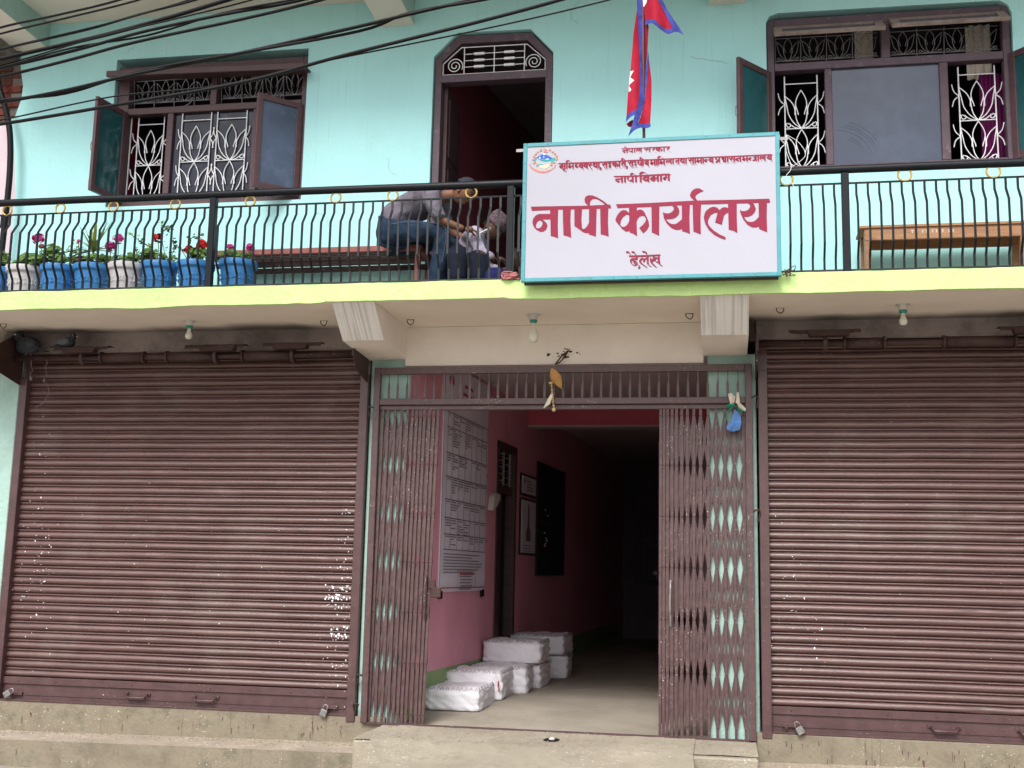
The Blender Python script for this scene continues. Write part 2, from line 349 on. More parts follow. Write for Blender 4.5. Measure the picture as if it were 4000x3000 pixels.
# rough uneven plaster edge (left corner of the wall)
# balcony slab: soffit cream, floor, lime edge
MB().box(XL, XR, -.955, 0, 3.68, 3.80).build('balcony_slab', T['cream'], bld)
MB().box(XL, XR, -.94, -.002, 3.802, 3.822).build('balcony_floor', T['conc'], bld)
mb = MB(); n = 260; vs = []
for i in range(n+1):
    x = XL+(XR-XL)*i/n
    kz = .012 if x > -3.05 else 0.0
    lo = 3.672+kz*.0+.006*noise.noise(Vector((x*2.1, 0, 0)))+.004*noise.noise(Vector((x*9, 3, 0))) + (-.012 if -4.9 < x < -4.3 else 0)*math.sin((x+4.9)/.6*math.pi) + (.010 if -3.05 < x < -1.6 else 0)
    hi = 3.824+.005*noise.noise(Vector((x*3.1, 7, 0)))+.003*noise.noise(Vector((x*14, 7, 0)))
    yy = -.972+.004*noise.noise(Vector((x*5, 9, 0)))
    vs += [(x, -.93, hi+.001), (x, yy+.004, hi), (x, yy, hi-.005), (x, yy+.002*noise.noise(Vector((x*7, 2, 5))), (hi+lo)/2), (x, yy, lo+.003), (x, yy+.003, lo), (x, -.94, lo+.001)]
mb.add(vs, [[i*7+k, (i+1)*7+k, (i+1)*7+k+1, i*7+k+1] for i in range(n) for k in range(6)], False)
mb.build('lime_edge', T['lime'], bld)
# roof slab with its brackets
MB().box(XL, XR, -1.25, .24, 6.69, 6.83).build('roof_slab', T['cream'], bld)
for x0, x1 in ((-6.62, -6.27), (-3.01, -2.69), (-.10, .21), (2.95, 3.27)):
    b = MB(); b.add([(x0, -1.15, 6.688), (x1, -1.15, 6.688), (x1, -1.02, 6.47), (x0, -1.02, 6.47), (x0, 0, 6.688), (x1, 0, 6.688), (x1, 0, 6.435), (x0, 0, 6.435)],
          [(0, 1, 2, 3), (1, 5, 6, 2), (0, 3, 7, 4)])
    b.cur = 1; b.add([(x0, -1.02, 6.47), (x1, -1.02, 6.47), (x1, 0, 6.435), (x0, 0, 6.435)], [(0, 1, 2, 3)])
    b.build('roof_bracket', [T['mint2'], T['cream']], bld)
for x0, x1 in ((-2.995, -2.655), (-.165, .185), (-6.75, -6.35), (3.5, 3.84)):
    b = MB(); F = [(x0, -.955), (x1, -.955)]
    b.cur = 0
    A = [Vector((x0, -.95, 3.679)), Vector((x1, -.95, 3.679)), Vector((x1, -.66, 3.435)), Vector((x0, -.66, 3.435))]
    nx, nz = 8, 8; vv = []
    for j in range(nz+1):
        for i in range(nx+1):
            p = A[0].lerp(A[1], i/nx).lerp(A[3].lerp(A[2], i/nx), j/nz); vv.append(p+Vector((0, .004*noise.noise(p*14), 0)))
    b.add(vv, [[j*(nx+1)+i, j*(nx+1)+i+1, (j+1)*(nx+1)+i+1, (j+1)*(nx+1)+i] for j in range(nz) for i in range(nx)], True)
    b.cur = 1; b.add([(x0, -.95, 3.679), (x1, -.95, 3.679), (x1, -.66, 3.435), (x0, -.66, 3.435), (x0, .05, 3.679), (x1, .05, 3.679), (x1, .05, 3.402), (x0, .05, 3.402)],
                     [(1, 5, 6, 2), (0, 3, 7, 4), (2, 6, 7, 3)])
    b.build('balcony_bracket', [T['bracket'], T['cream_side']], bld)
# wall over shutters and the beam over the gate
MB().box(-6.35, -3.0, 0, .12, 3.50, 3.678).build('wall_over_shutter', T['shadewall'], bld)
MB().box(.19, XR, 0, .12, 3.535, 3.678).build('wall_over_shutter', T['shadewall'], bld)
# shade painted into the soffit colour along the wall, in front of each shutter
sm = T['cream'].copy(); sm.name = 'shade_painted_soffit'; nt = sm.node_tree; N, L = nt.nodes, nt.links
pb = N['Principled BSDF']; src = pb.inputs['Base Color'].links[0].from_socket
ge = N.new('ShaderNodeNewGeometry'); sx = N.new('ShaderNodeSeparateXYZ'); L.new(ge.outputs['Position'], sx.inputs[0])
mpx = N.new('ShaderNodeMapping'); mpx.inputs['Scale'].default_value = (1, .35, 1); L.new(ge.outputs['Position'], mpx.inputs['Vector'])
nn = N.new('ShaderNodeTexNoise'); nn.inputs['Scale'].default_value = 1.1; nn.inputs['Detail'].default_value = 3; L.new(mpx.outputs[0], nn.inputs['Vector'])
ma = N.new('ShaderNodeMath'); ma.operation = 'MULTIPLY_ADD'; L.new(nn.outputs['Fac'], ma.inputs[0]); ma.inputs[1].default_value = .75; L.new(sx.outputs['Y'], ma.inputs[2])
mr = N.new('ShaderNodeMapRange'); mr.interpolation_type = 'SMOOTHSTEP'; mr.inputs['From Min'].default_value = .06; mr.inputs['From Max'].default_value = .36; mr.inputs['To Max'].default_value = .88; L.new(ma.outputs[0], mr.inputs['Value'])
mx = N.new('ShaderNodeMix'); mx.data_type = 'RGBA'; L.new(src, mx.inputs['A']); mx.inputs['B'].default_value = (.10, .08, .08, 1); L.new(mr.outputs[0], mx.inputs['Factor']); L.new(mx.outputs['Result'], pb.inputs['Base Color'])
for a_, c_ in ((-6.34, -2.998), (.187, 3.49)): MB().box(a_, c_, -.95, -.001, 3.677, 3.68).build('shade_painted_soffit', sm, bld)
mb = MB(); n = 40; mb.box(-2.66, -.162, .0, .30, 3.345, 3.678); mb.build('gate_beam', T['cream_side'], bld)
# plaster patch with holes on the beam
mb = MB(); random.seed(3)
for i in range(16):
    a = random.uniform(0, 6.28); r = random.uniform(0, 1)
    x = -1.31+.17*r*math.cos(a); z = 3.425+.05*r*math.sin(a)
    mb.ball((x, .001, z), random.uniform(.004, .014), 1.3, .35, .7, 7, 5)
mb.build('crumbled_plaster', T['soil'], bld)
# pillars
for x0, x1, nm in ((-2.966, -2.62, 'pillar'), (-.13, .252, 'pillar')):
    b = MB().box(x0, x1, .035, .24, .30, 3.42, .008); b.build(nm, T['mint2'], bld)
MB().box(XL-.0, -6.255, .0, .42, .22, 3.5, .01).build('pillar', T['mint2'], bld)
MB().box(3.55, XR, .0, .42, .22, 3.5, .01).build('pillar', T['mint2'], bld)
# plinth under shutters, ledges
mb = MB(); mb.box(XL, -2.72, -.005, .5, 0, .455, .006); mb.build('plinth', T['riser'], bld)
mb = MB(); mb.box(.222, XR, -.012, .5, 0, .468, .006); mb.build('plinth', T['riser'], bld)
b = MB(); b.add([(XL, -.47, .195), (-2.73, -.50, .246), (-2.73, -.004, .250), (XL, -.004, .198), (XL, -.48, -.01), (-2.73, -.51, -.01)],
                [(0, 1, 2, 3)]); b.cur = 1; b.f.append([4, 5, 1, 0]); b.m.append(1); b.sm.append(False); b.build('ledge', [T['tread'], T['riser']], bld)
b = MB(); b.add([(.224, -.42, .25), (XR, -.42, .315), (XR, -.01, .325), (.224, -.01, .255), (.224, -.43, -.01), (XR, -.43, -.01)],
                [(0, 1, 2, 3)]); b.f.append([4, 5, 1, 0]); b.m.append(1); b.sm.append(False); b.build('ledge', [T['tread'], T['riser']], bld)
# entrance platform and ramp
def patch(mb, P0, nx=24, ny=14, amp=.006, sc_=3.0, sm=True):
    A, B, C_, D_ = [Vector(p) for p in P0]; vs = []
    for j in range(ny+1):
        for i in range(nx+1):
            p = A.lerp(B, i/nx).lerp(D_.lerp(C_, i/nx), j/ny)
            vs.append(p+Vector((0, 0, amp*noise.noise(p*sc_)+amp*.5*noise.noise(p*sc_*4))))
    mb.add(vs, [[j*(nx+1)+i, j*(nx+1)+i+1, (j+1)*(nx+1)+i+1, (j+1)*(nx+1)+i] for j in range(ny) for i in range(nx)], sm); return mb
b = MB(); b.box(-2.728, .218, -.80, .3, -.01, .388, .012); patch(b, [(-2.728, -.80, .395), (.218, -.72, .395), (.218, .02, .40), (-2.728, .02, .40)], 60, 20)
b.build('entrance_step', T['conc'], bld)
b = MB(); prs = [(-.04, .405), (-.45, .405), (-.78, .402), (-.95, .378), (-1.6, .285), (-3.2, .04)]; nx = 50; ny = 60; vs = []
for j in range(ny+1):
    y = -.04-3.16*j/ny
    for q in range(len(prs)-1):
        if prs[q][0] >= y >= prs[q+1][0]-1e-6: t_ = (y-prs[q][0])/(prs[q+1][0]-prs[q][0]); z = prs[q][1]+(prs[q+1][1]-prs[q][1])*t_; break
    xl = -2.59+(max(0, -.8-y))*.165; xr = -.235+(max(0, -.8-y))*.06
    for i in range(nx+1):
        x = xl+(xr-xl)*i/nx; p = Vector((x, y, z)); vs.append((x, y, z+.005*noise.noise(p*2.5)+.0035*noise.noise(p*11)+.002*noise.noise(p*30)))
b.add(vs, [[j*(nx+1)+i, j*(nx+1)+i+1, (j+1)*(nx+1)+i+1, (j+1)*(nx+1)+i] for j in range(ny) for i in range(nx)], True)
b.add([(-2.59, -.80, .402), (-2.59, -.80, 0), (-2.19, -3.2, .0), (-2.19, -3.2, .04)], [(0, 1, 2, 3)])
b.add([(-.235, -.80, .402), (-.235, -.80, 0), (-.09, -3.2, .0), (-.09, -3.2, .04)], [(3, 2, 1, 0)])
b.build('ramp', T['conc'], bld)
# drain hole
b = MB(); b.ball((-1.29, -.46, .408), .062, 1, 1.5, .14, 12, 6); b.build('drain_hole', T['dark'], bld)
b = MB(); b.ball((-1.28, -.50, .420), .024, 1, .7, .5, 8, 5)
P(b.build('pebble', T['rag']), 'white pebble lying in the small hole at the gate threshold', 'stone')

b = MB(); b.box(XL, XL+.15, .24, 12.3, 0, 6.69); b.box(XR-.15, XR, .24, 12.3, 0, 6.69); b.build('side_wall', T['mint'], bld, kind='stuff')
MB().box(XL+.15, XR-.15, 12.15, 12.3, 0, 6.69).build('rear_wall', T['mint'], bld)
MB().box(XL+.15, XR-.15, .24, 12.15, 6.685, 6.69).build('roof_underside', T['room'], bld)
MB().box(XL+.15, XR-.15, .0, 12.15, 3.70, 3.79).build('upper_floor_slab', T['room'], bld)
random.seed(77); b = MB()
for _ in range(900):
    x = random.uniform(-6.3, 2.4)
    if x < -2.74: y = -.004-abs(random.gauss(0, .12)); z = .199+(x+6.6)*.0135+.002; 
    elif x > .23: y = -.015-abs(random.gauss(0, .12)); z = .252+(x-.22)*.0155+.003
    else: y = random.uniform(-.78, -.06); z = .409
    if y < -.42 and not (-2.7 < x < .2): continue
    q = random.uniform(.0025, .008); b.ball((x, y, z), q, 1, random.uniform(.6, 1.4), .6, 5, 3)
P(b.build('grit', T['tread']), 'loose grit and crumbs scattered over the ledges and the entrance step', 'grit', kind='stuff')
b = MB()
for _ in range(110):
    x = random.choice((random.uniform(-6.4, -2.8), random.uniform(.3, 2.4))); z = random.choice((random.uniform(.30, .44), random.uniform(.02, .17))); yy = (-.0065 if x < 0 else -.0135) if z > .28 else -.485 if x < 0 else -.435
    l_ = random.uniform(.015, .07); w = random.uniform(.0015, .003)
    b.add([(x-w, yy-.003, z), (x+w, yy-.003, z), (x+w*.4+random.uniform(-.004, .004), yy-.003, z-l_), (x-w*.5, yy-.003, z-l_)], [(0, 1, 2, 3)])
b.build('paint_drips', T['pole'], bld, kind='stuff')
b = MB()
for x0_, z0_, n_ in ((-5.2, 6.5, 14), (-2.9, 5.2, 10), (.05, 5.9, 12), (-1.2, 6.55, 12), (-3.4, 4.6, 9)):   # hairline cracks in the paint
    p = [(x0_, -.0015, z0_)]; a_ = random.uniform(0, 6.28)
    for k in range(n_): a_ += random.uniform(-.7, .7); p.append((p[-1][0]+.028*math.cos(a_), -.0015, p[-1][2]+.020*math.sin(a_)))
    b.tube(p, .0013, 3, False)
b.build('hairline_cracks', T['greygrille'], bld, kind='stuff')
# corridor
SK = math.atan(.066); WROT = math.pi/2-SK
def fz(y): return .40+.09*min(1, max(0, y/1.5))
b = MB()
ys = [.0, .4, .8, 1.2, 1.5, 3, 5, 8, 12]
vs = []
for y in ys:
    for i in range(21):
        x = -2.75+3.3*i/20; vs.append((x, y, fz(y)+.004*noise.noise(Vector((x*3, y*3, 0)))))
b.add(vs, [[j*21+i, j*21+i+1, (j+1)*21+i+1, (j+1)*21+i] for j in range(len(ys)-1) for i in range(20)], True)
b.build('corridor_floor', T['floor'], bld)
b = MB().box(-2.9, .5, .30, 12, 3.60, 3.66); b.build('corridor_ceiling', T['ceil'], bld)
cw = empty('corridor_side_wall', (-2.62, .0, 0), None, None, parent=bld, rotz=WROT)
del_keys = [k for k in cw.keys()]
# skewed wall in its own frame: x runs inward, y into the wall
b = MB(); plate(b, [[(.05, .70), (2.96, .70), (2.96, 3.03), (3.76, 3.03), (3.76, .77), (12, .77), (12, 3.62), (.05, 3.62)]], 0, .1)
b.build('pink_wall', T['pink'], cw, local=True)
b = MB(); b.box(.05, 2.96, -.004, .1, .38, .76); b.box(3.76, 12, -.004, .1, .38, .76); b.build('green_dado', T['green'], cw, local=True)
b = MB(); b.box(2.93, 3.0, -.012, .1, .45, 3.03); b.box(3.72, 3.80, -.012, .1, .45, 3.03); b.box(2.93, 3.80, -.012, .1, 2.96, 3.05); b.box(3.0, 3.72, .02, .08, 2.50, 2.58)
b.build('door_frame', T['wood'], cw, local=True)
b = MB()
for k in range(5): b.box(3.0, 3.72, .03, .036, 2.60+k*.075, 2.606+k*.075); b.box(3.10, 3.30, .026, .04, 2.625+k*.075, 2.64+k*.075)
b.box(3.34, 3.37, .025, .045, 2.58, 2.96); b.box(3.62, 3.65, .025, .045, 2.58, 2.96)
b.build('transom_grille', T['greygrille'], cw, local=True)
b = MB(); b.box(3.0, 3.36, .05, .09, .50, 2.50); b.box(3.06, 3.30, .035, .06, .62, 1.25, .01); b.box(3.06, 3.30, .035, .06, 1.4, 2.35, .01)
b.build('inner_door', T['wood'], cw, local=True)
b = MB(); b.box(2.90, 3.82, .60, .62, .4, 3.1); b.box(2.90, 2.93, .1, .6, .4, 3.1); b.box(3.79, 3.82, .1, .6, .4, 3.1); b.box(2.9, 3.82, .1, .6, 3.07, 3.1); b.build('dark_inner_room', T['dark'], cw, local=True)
# cross beam
b = MB(); b.box(-2.62, .4, 4.35, 4.60, 3.39, 3.598); b.cur = 1; b.box(-2.62, .4, 4.345, 4.602, 3.375, 3.392)
b.build('corridor_beam', [T['pinkdk'], T['ceil']], bld)
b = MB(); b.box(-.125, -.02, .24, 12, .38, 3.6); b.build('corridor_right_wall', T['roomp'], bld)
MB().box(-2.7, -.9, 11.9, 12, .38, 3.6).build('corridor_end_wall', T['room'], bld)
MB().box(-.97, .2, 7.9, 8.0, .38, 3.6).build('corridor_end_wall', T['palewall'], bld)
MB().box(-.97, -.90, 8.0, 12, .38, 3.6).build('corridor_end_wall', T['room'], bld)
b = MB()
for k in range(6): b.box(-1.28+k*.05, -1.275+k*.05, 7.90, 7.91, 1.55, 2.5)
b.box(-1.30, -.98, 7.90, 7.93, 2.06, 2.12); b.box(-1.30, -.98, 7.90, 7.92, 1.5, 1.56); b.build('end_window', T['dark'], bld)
b = MB(); b.box(-2.9, -2.6, .3, .4, .38, 3.6); b.build('corridor_return', T['pink'], bld)

# upstairs rooms: dark boxes behind the openings
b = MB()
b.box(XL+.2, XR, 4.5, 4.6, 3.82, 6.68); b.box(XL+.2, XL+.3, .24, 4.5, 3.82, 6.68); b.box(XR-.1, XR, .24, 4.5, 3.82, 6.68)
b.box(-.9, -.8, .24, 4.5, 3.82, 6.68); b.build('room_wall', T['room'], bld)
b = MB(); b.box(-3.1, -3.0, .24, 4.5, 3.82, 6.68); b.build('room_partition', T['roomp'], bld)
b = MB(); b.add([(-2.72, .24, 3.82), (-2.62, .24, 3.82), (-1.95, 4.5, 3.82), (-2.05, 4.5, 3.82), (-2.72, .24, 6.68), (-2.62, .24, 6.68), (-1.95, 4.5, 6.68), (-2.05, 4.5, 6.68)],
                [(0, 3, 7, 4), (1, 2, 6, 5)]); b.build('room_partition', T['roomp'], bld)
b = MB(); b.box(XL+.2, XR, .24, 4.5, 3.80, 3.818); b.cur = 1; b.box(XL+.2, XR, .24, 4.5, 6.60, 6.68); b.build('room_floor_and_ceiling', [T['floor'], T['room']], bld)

# ------------------------------------------------------------------ lotus grille motif
def arc(c, r, a0, a1, n=10): return [(c[0]+r*math.cos(R_(a0+(a1-a0)*i/n)), c[1]+r*math.sin(R_(a0+(a1-a0)*i/n))) for i in range(n+1)]
def smooth2(pts, k=5):
    out = []
    n = len(pts)
    for i in range(n-1):
        p0, p1, p2, p3 = pts[max(i-1, 0)], pts[i], pts[i+1], pts[min(i+2, n-1)]
        for j in range(k):
            t = j/k; out.append(tuple(.5*((2*p1[d])+(-p0[d]+p2[d])*t+(2*p0[d]-5*p1[d]+4*p2[d]-p3[d])*t*t+(-p0[d]+3*p1[d]-3*p2[d]+p3[d])*t**3) for d in range(len(p1))))
    out.append(tuple(pts[-1])); return out
def lotus():
    L = []
    for s in (-1, 1):
        L.append(smooth2([(0, 1.0), (s*.13, .80), (s*.17, .62), (s*.10, .40), (s*.10, .36)]))
        L.append(smooth2([(0, 0), (s*.13, .18), (s*.18, .42), (s*.17, .62)]))
        L.append(smooth2([(s*.5, .86), (s*.30, .70), (s*.20, .52), (s*.20, .36)]))
        L.append(smooth2([(0, 0), (s*.22, .14), (s*.38, .36), (s*.44, .60), (s*.5, .86)]))
        L.append(smooth2([(0, 0), (s*.2, .03), (s*.32, .10), (s*.44, .15), (s*.46, .09), (s*.40, .04), (s*.33, .08), (s*.36, .14)]))
    return L
LOT = lotus()
def grille_panel(mb, x0, x1, z0, z1, y, tiers=2, topgap=.12, r=.0048, ncol=1):
    w = (x1-x0)
    def t(pts, rr=r): mb.tube([(px, y, pz) for px, pz in pts], rr, 5, False)
    H = z1-z0
    top = z1-H*.0-topgap
    cw_ = w*.37 if ncol > 1 else w*.66
    cols = [x0+w*.285, x0+w*.735] if ncol > 1 else [x0+w*.53]
    for cx in cols:
        xa, xb = cx-cw_/2, cx+cw_/2
        t([(xa, z0), (xa, z1)], r*1.25); t([(xb, z0), (xb, z1)], r*1.25)
        t([(xa, top+.05), (xb, top+.05)])
        th = H*.415
        zz = top-th
        for k in range(tiers):
            t([(xa, zz), (xb, zz)])
            for ln in LOT:
                q = [(cx+px*cw_, zz+pz*th*.98) for px, pz in ln]
                q = [p for p in q if p[1] >= z0]
                if len(q) > 1: t(q)
            for s, xe in ((-1, xa), (1, xb)):
                d = min(w*.14, .055, .055 if ncol == 1 else .034)*s; zc = zz+th*.62
                t(smooth2([(xe, zc), (xe+d*.7, zc+th*.12), (xe+d, zc+th*.3)])); t(smooth2([(xe, zc), (xe+d*.7, zc-th*.1), (xe+d, zc-th*.26)]))
            zz -= th
    return mb
def casement(parent, hinge, width, z0, z1, ang, glassmat, woodm, handle=True):
    """swung window leaf; ang in degrees of the leaf direction from +X"""
    d = Vector((math.cos(R_(ang)), math.sin(R_(ang)), 0)); rot = Matrix.Rotation(R_(ang), 4, 'Z'); tr = Matrix.Translation(Vector((hinge[0], hinge[1], 0)))
    f = MB(); s = .052; t = .032
    f.box(0, s, -t/2, t/2, z0, z1, .003); f.box(width-s, width, -t/2, t/2, z0, z1, .003)
    f.box(s, width-s, -t/2+.001, t/2-.001, z0, z0+s*1.15, .003); f.box(s, width-s, -t/2+.001, t/2-.001, z1-s, z1, .003)
    f.xf(tr @ rot); f.build('casement_frame', woodm, parent)
    g_ = MB(); g_.box(s-.004, width-s+.004, -.003, .003, z0+s, z1-s); g_.xf(tr @ rot); g_.build('casement_pane', glassmat, parent)
    if handle:
        h = MB(); zc = (z0+z1)/2-.02
        for sd_ in (-1,):
            h.tube([(width-.024, sd_*.016, zc-.05), (width-.024, sd_*.04, zc-.04), (width-.024, sd_*.045, zc), (width-.024, sd_*.04, zc+.04), (width-.024, sd_*.016, zc+.05)], .005, 6)
        h.box(width-.04, width-.01, -.026, -.016, z0+.03, z0+.10); h.xf(tr @ rot); h.build('casement_handle', T['silver'], parent)

def window_l():
    w = empty('window', (-4.6, .03, 4.855), None, None, parent=bld)
    f = MB(); X0, X1, Z0, Z1 = -5.535, -3.675, 4.857, 6.22
    y0, y1 = .035, .115
    f.box(X0, X0+.11, y0, y1, Z0, Z1, .004); f.box(X1-.055, X1, y0, y1, Z0, Z1, .004)
    f.box(X0+.11, X1-.055, y0+.001, y1-.001, Z1-.07, Z1, .004); f.box(X0+.11, X1-.055, y0+.001, y1-.001, Z0, Z0+.05, .004)
    f.box(X0+.11, X1-.055, y0-.004, y1+.002, 5.745, 5.808, .004)
    f.box(-4.615, -4.555, y0+.002, y1-.002, 5.808, Z1-.07, .004)
    f.box(-5.025, -4.965, y0+.002, y1-.002, Z0+.05, 5.745, .004); f.box(-4.185, -4.125, y0+.002, y1-.002, Z0+.05, 5.745, .004)
    f.build('frame', T['wood'], w)
    MB().box(-4.965, -4.185, .07, .076, Z0+.05, 5.745).build('pane', T['glassn'], w)
    casement(w, (-5.43, .03), .41, 4.89, 5.765, -100, T['glassg'], T['wood'])
    casement(w, (-3.715, .03), .43, 4.89, 5.755, 180+46, T['glass'], T['wood'], False)
    gr = MB(); grille_panel(gr, -5.42, -5.03, 4.9, 5.74, .10); gr.box(-5.42, -5.41, .096, .104, 4.9, 5.74); gr.build('grille', T['grille'], w, label='white lotus pattern grille in the left light')
    gr = MB(); grille_panel(gr, -4.96, -4.19, 4.9, 5.74, .055, ncol=2); gr.build('grille', T['grille'], w, label='white lotus pattern grille of the middle light')
    gr = MB(); grille_panel(gr, -4.12, -3.74, 4.9, 5.74, .10); gr.build('grille', T['grille'], w)
    for a, c in ((-5.42, -4.62), (-4.55, -3.74)):
        gr = MB(); top = 6.12; lo = 5.90
        for z in (lo, top): gr.tube([(a, .14, z), (c, .14, z)], .004, 5, False)
        n_ = 4; cwid = (c-a)/n_
        for k in range(n_):
            cx = a+cwid*(k+.5)
            for ln in LOT: gr.tube([(cx+px*cwid*.9, .14, lo+pz*(top-lo)) for px, pz in ln], .0035, 4, False)
            gr.tube([(a+cwid*k, .14, 5.83), (a+cwid*k, .10, top)], .0035, 5, False)
        gr.tube([(p[0], .10, p[1]) for p in smooth2([(c-.35, 5.81), (c-.24, 5.85), (c-.2, 5.90)])], .004, 5, False)
        gr.build('top_grille', T['greygrille'], w)
    # top hung flap, sagging at its left end
    v = MB(); v.box(-5.56, -3.64, -.16, -.125, 6.03, 6.085, .004); v.box(-5.56, -3.64, -.125, .03, 6.06, 6.075, .002); v.xf(Matrix.Translation(Vector((-4.6, 0, 6.06))) @ Matrix.Rotation(R_(1.2), 4, 'Y') @ Matrix.Translation(Vector((4.6, 0, -6.06))))
    v.build('top_flap', T['wood'], w)
    c_ = MB()
    n_ = 24; vs = []
    for i in range(n_+1):
        x = -5.60+.12*i/n_; yy = .34+.02*math.sin(i*1.3); vs += [(x, yy, 4.86), (x, yy, 5.85)]
    c_.add(vs, [[2*i, 2*i+2, 2*i+3, 2*i+1] for i in range(n_)], True); P(c_.build('curtain', T['redcur']), 'dark red curtain behind the left window grille', 'curtain')
def window_r():
    w = empty('window', (1.34, .03, 4.93), None, None, parent=bld)
    f = MB(); X0, X1, Z0, Z1 = .378, 2.305, 4.935, 6.285
    y0, y1 = .035, .115
    f.box(X0, X0+.06, y0, y1, Z0, Z1, .004); f.box(X1-.06, X1, y0, y1, Z0, Z1, .004)
    f.box(X0+.06, X1-.06, y0+.001, y1-.001, Z1-.08, Z1, .004); f.box(X0+.06, X1-.06, y0+.001, y1-.001, Z0, Z0+.055, .004)
    f.box(X0+.06, X1-.06, y0-.004, y1+.002, 5.822, 5.89, .004)
    f.box(1.30, 1.37, y0+.002, y1-.002, 5.89, Z1-.08, .004)
    f.box(.842, .90, y0+.002, y1-.002, Z0+.055, 5.822, .004); f.box(1.748, 1.815, y0+.002, y1-.002, Z0+.055, 5.822, .004)
    f.build('frame', T['woodr'], w)
    MB().box(.90, 1.748, .06, .066, Z0+.055, 5.822).build('pane', T['glassd'], w, label='dusty fixed pane with wiped arcs and faint grille behind it')
    # swept cleaning arcs on the glass
    a_ = MB(); c0 = (.92, 4.99)
    for k, rr in enumerate((.30, .33, .35, .38, .24, .26)):
        q = arc(c0, rr, 12+4*k, 88-5*k, 14); a_.tube([(x, .0588, z) for x, z in q], .0012, 4, False)
    a_.build('wiped_arcs', T['glass'], w)
    casement(w, (.40, .03), .44, 4.96, 5.81, 180+52, T['glassg'], T['wood'])
    casement(w, (2.29, .03), .44, 4.96, 5.86, -50, T['glassg'], T['wood'], False)
    gr = MB(); grille_panel(gr, .44, .842, 4.97, 5.80, .10); gr.build('grille', T['grille'], w)
    gr = MB(); grille_panel(gr, 1.82, 2.245, 4.97, 5.80, .10); gr.build('grille', T['grille'], w)
    gr = MB(); grille_panel(gr, .91, 1.74, 4.97, 5.80, .12, ncol=2); gr.build('grille', T['grille'], w)
    for a, c in ((.45, 1.29), (1.38, 2.24)):
        gr = MB(); top = 6.16; lo = 5.955
        for z in (lo, top): gr.tube([(a, .14, z), (c, .14, z)], .004, 5, False)
        n_ = 4; cwid = (c-a)/n_
        for k in range(n_):
            cx = a+cwid*(k+.5)
            for ln in LOT: gr.tube([(cx+px*cwid*.9, .14, lo+pz*(top-lo)) for px, pz in ln], .0035, 4, False)
            gr.tube([(a+cwid*k, .14, 5.90), (a+cwid*k, .10, top)], .0035, 5, False)
        gr.build('top_grille', T['greygrille'], w)
        # top hung flap tilted outward, its inner face seen from below
        fr = MB(); wd = c-a; ex = .02
        fr.box(a-ex, a+.05, -.27, 0, -.016, .016, .003); fr.box(c-.05, c+ex, -.27, 0, -.016, .016, .003)
        fr.box(a+.05, c-.05, -.27, -.21, -.015, .015, .003); fr.box(a+.05, c-.05, -.05, 0, -.015, .015, .003)
        mt = Matrix.Translation(Vector((0, .03, 6.20 if a < 1 else 6.215))) @ Matrix.Rotation(R_(36), 4, 'X')
        fr.xf(mt); fr.build('top_flap_frame', T['dustyflap'], w)
        gl = MB(); gl.box(a+.05, c-.05, -.21, -.05, -.003, .003); gl.xf(mt); gl.build('top_flap_pane', T['glassd'], w)
T['dustyflap'] = M('dusty_flap_wood', (.24, .19, .17), .7, 12, .2, .3, 60, .3, dirt=((.10, .04, .045), .8, 9, .55))
window_l(); window_r()
def curtain(x0, x1, z0, z1, y, mat, label, amp=.02, waves=7):
    c_ = MB(); n_ = 40; vs = []
    for i in range(n_+1):
        x = x0+(x1-x0)*i/n_; yy = y+amp*math.sin(i/n_*waves*2*math.pi)
        vs += [(x, yy, z0), (x, yy+.004, z1)]
    c_.add(vs, [[2*i, 2*i+2, 2*i+3, 2*i+1] for i in range(n_)], True); P(c_.build('curtain', mat), label, 'curtain')
curtain(2.09, 2.31, 4.95, 5.78, .22, T['purple'], 'purple curtain hanging behind the right window grille')
curtain(1.12, 1.27, 5.88, 6.26, .30, T['cream'], 'pale cloth strip hanging behind the upper lights of the right window', .012, 3)
curtain(2.02, 2.22, 5.78, 6.26, .32, T['cream'], 'pale curtain top above the purple curtain', .012, 3)

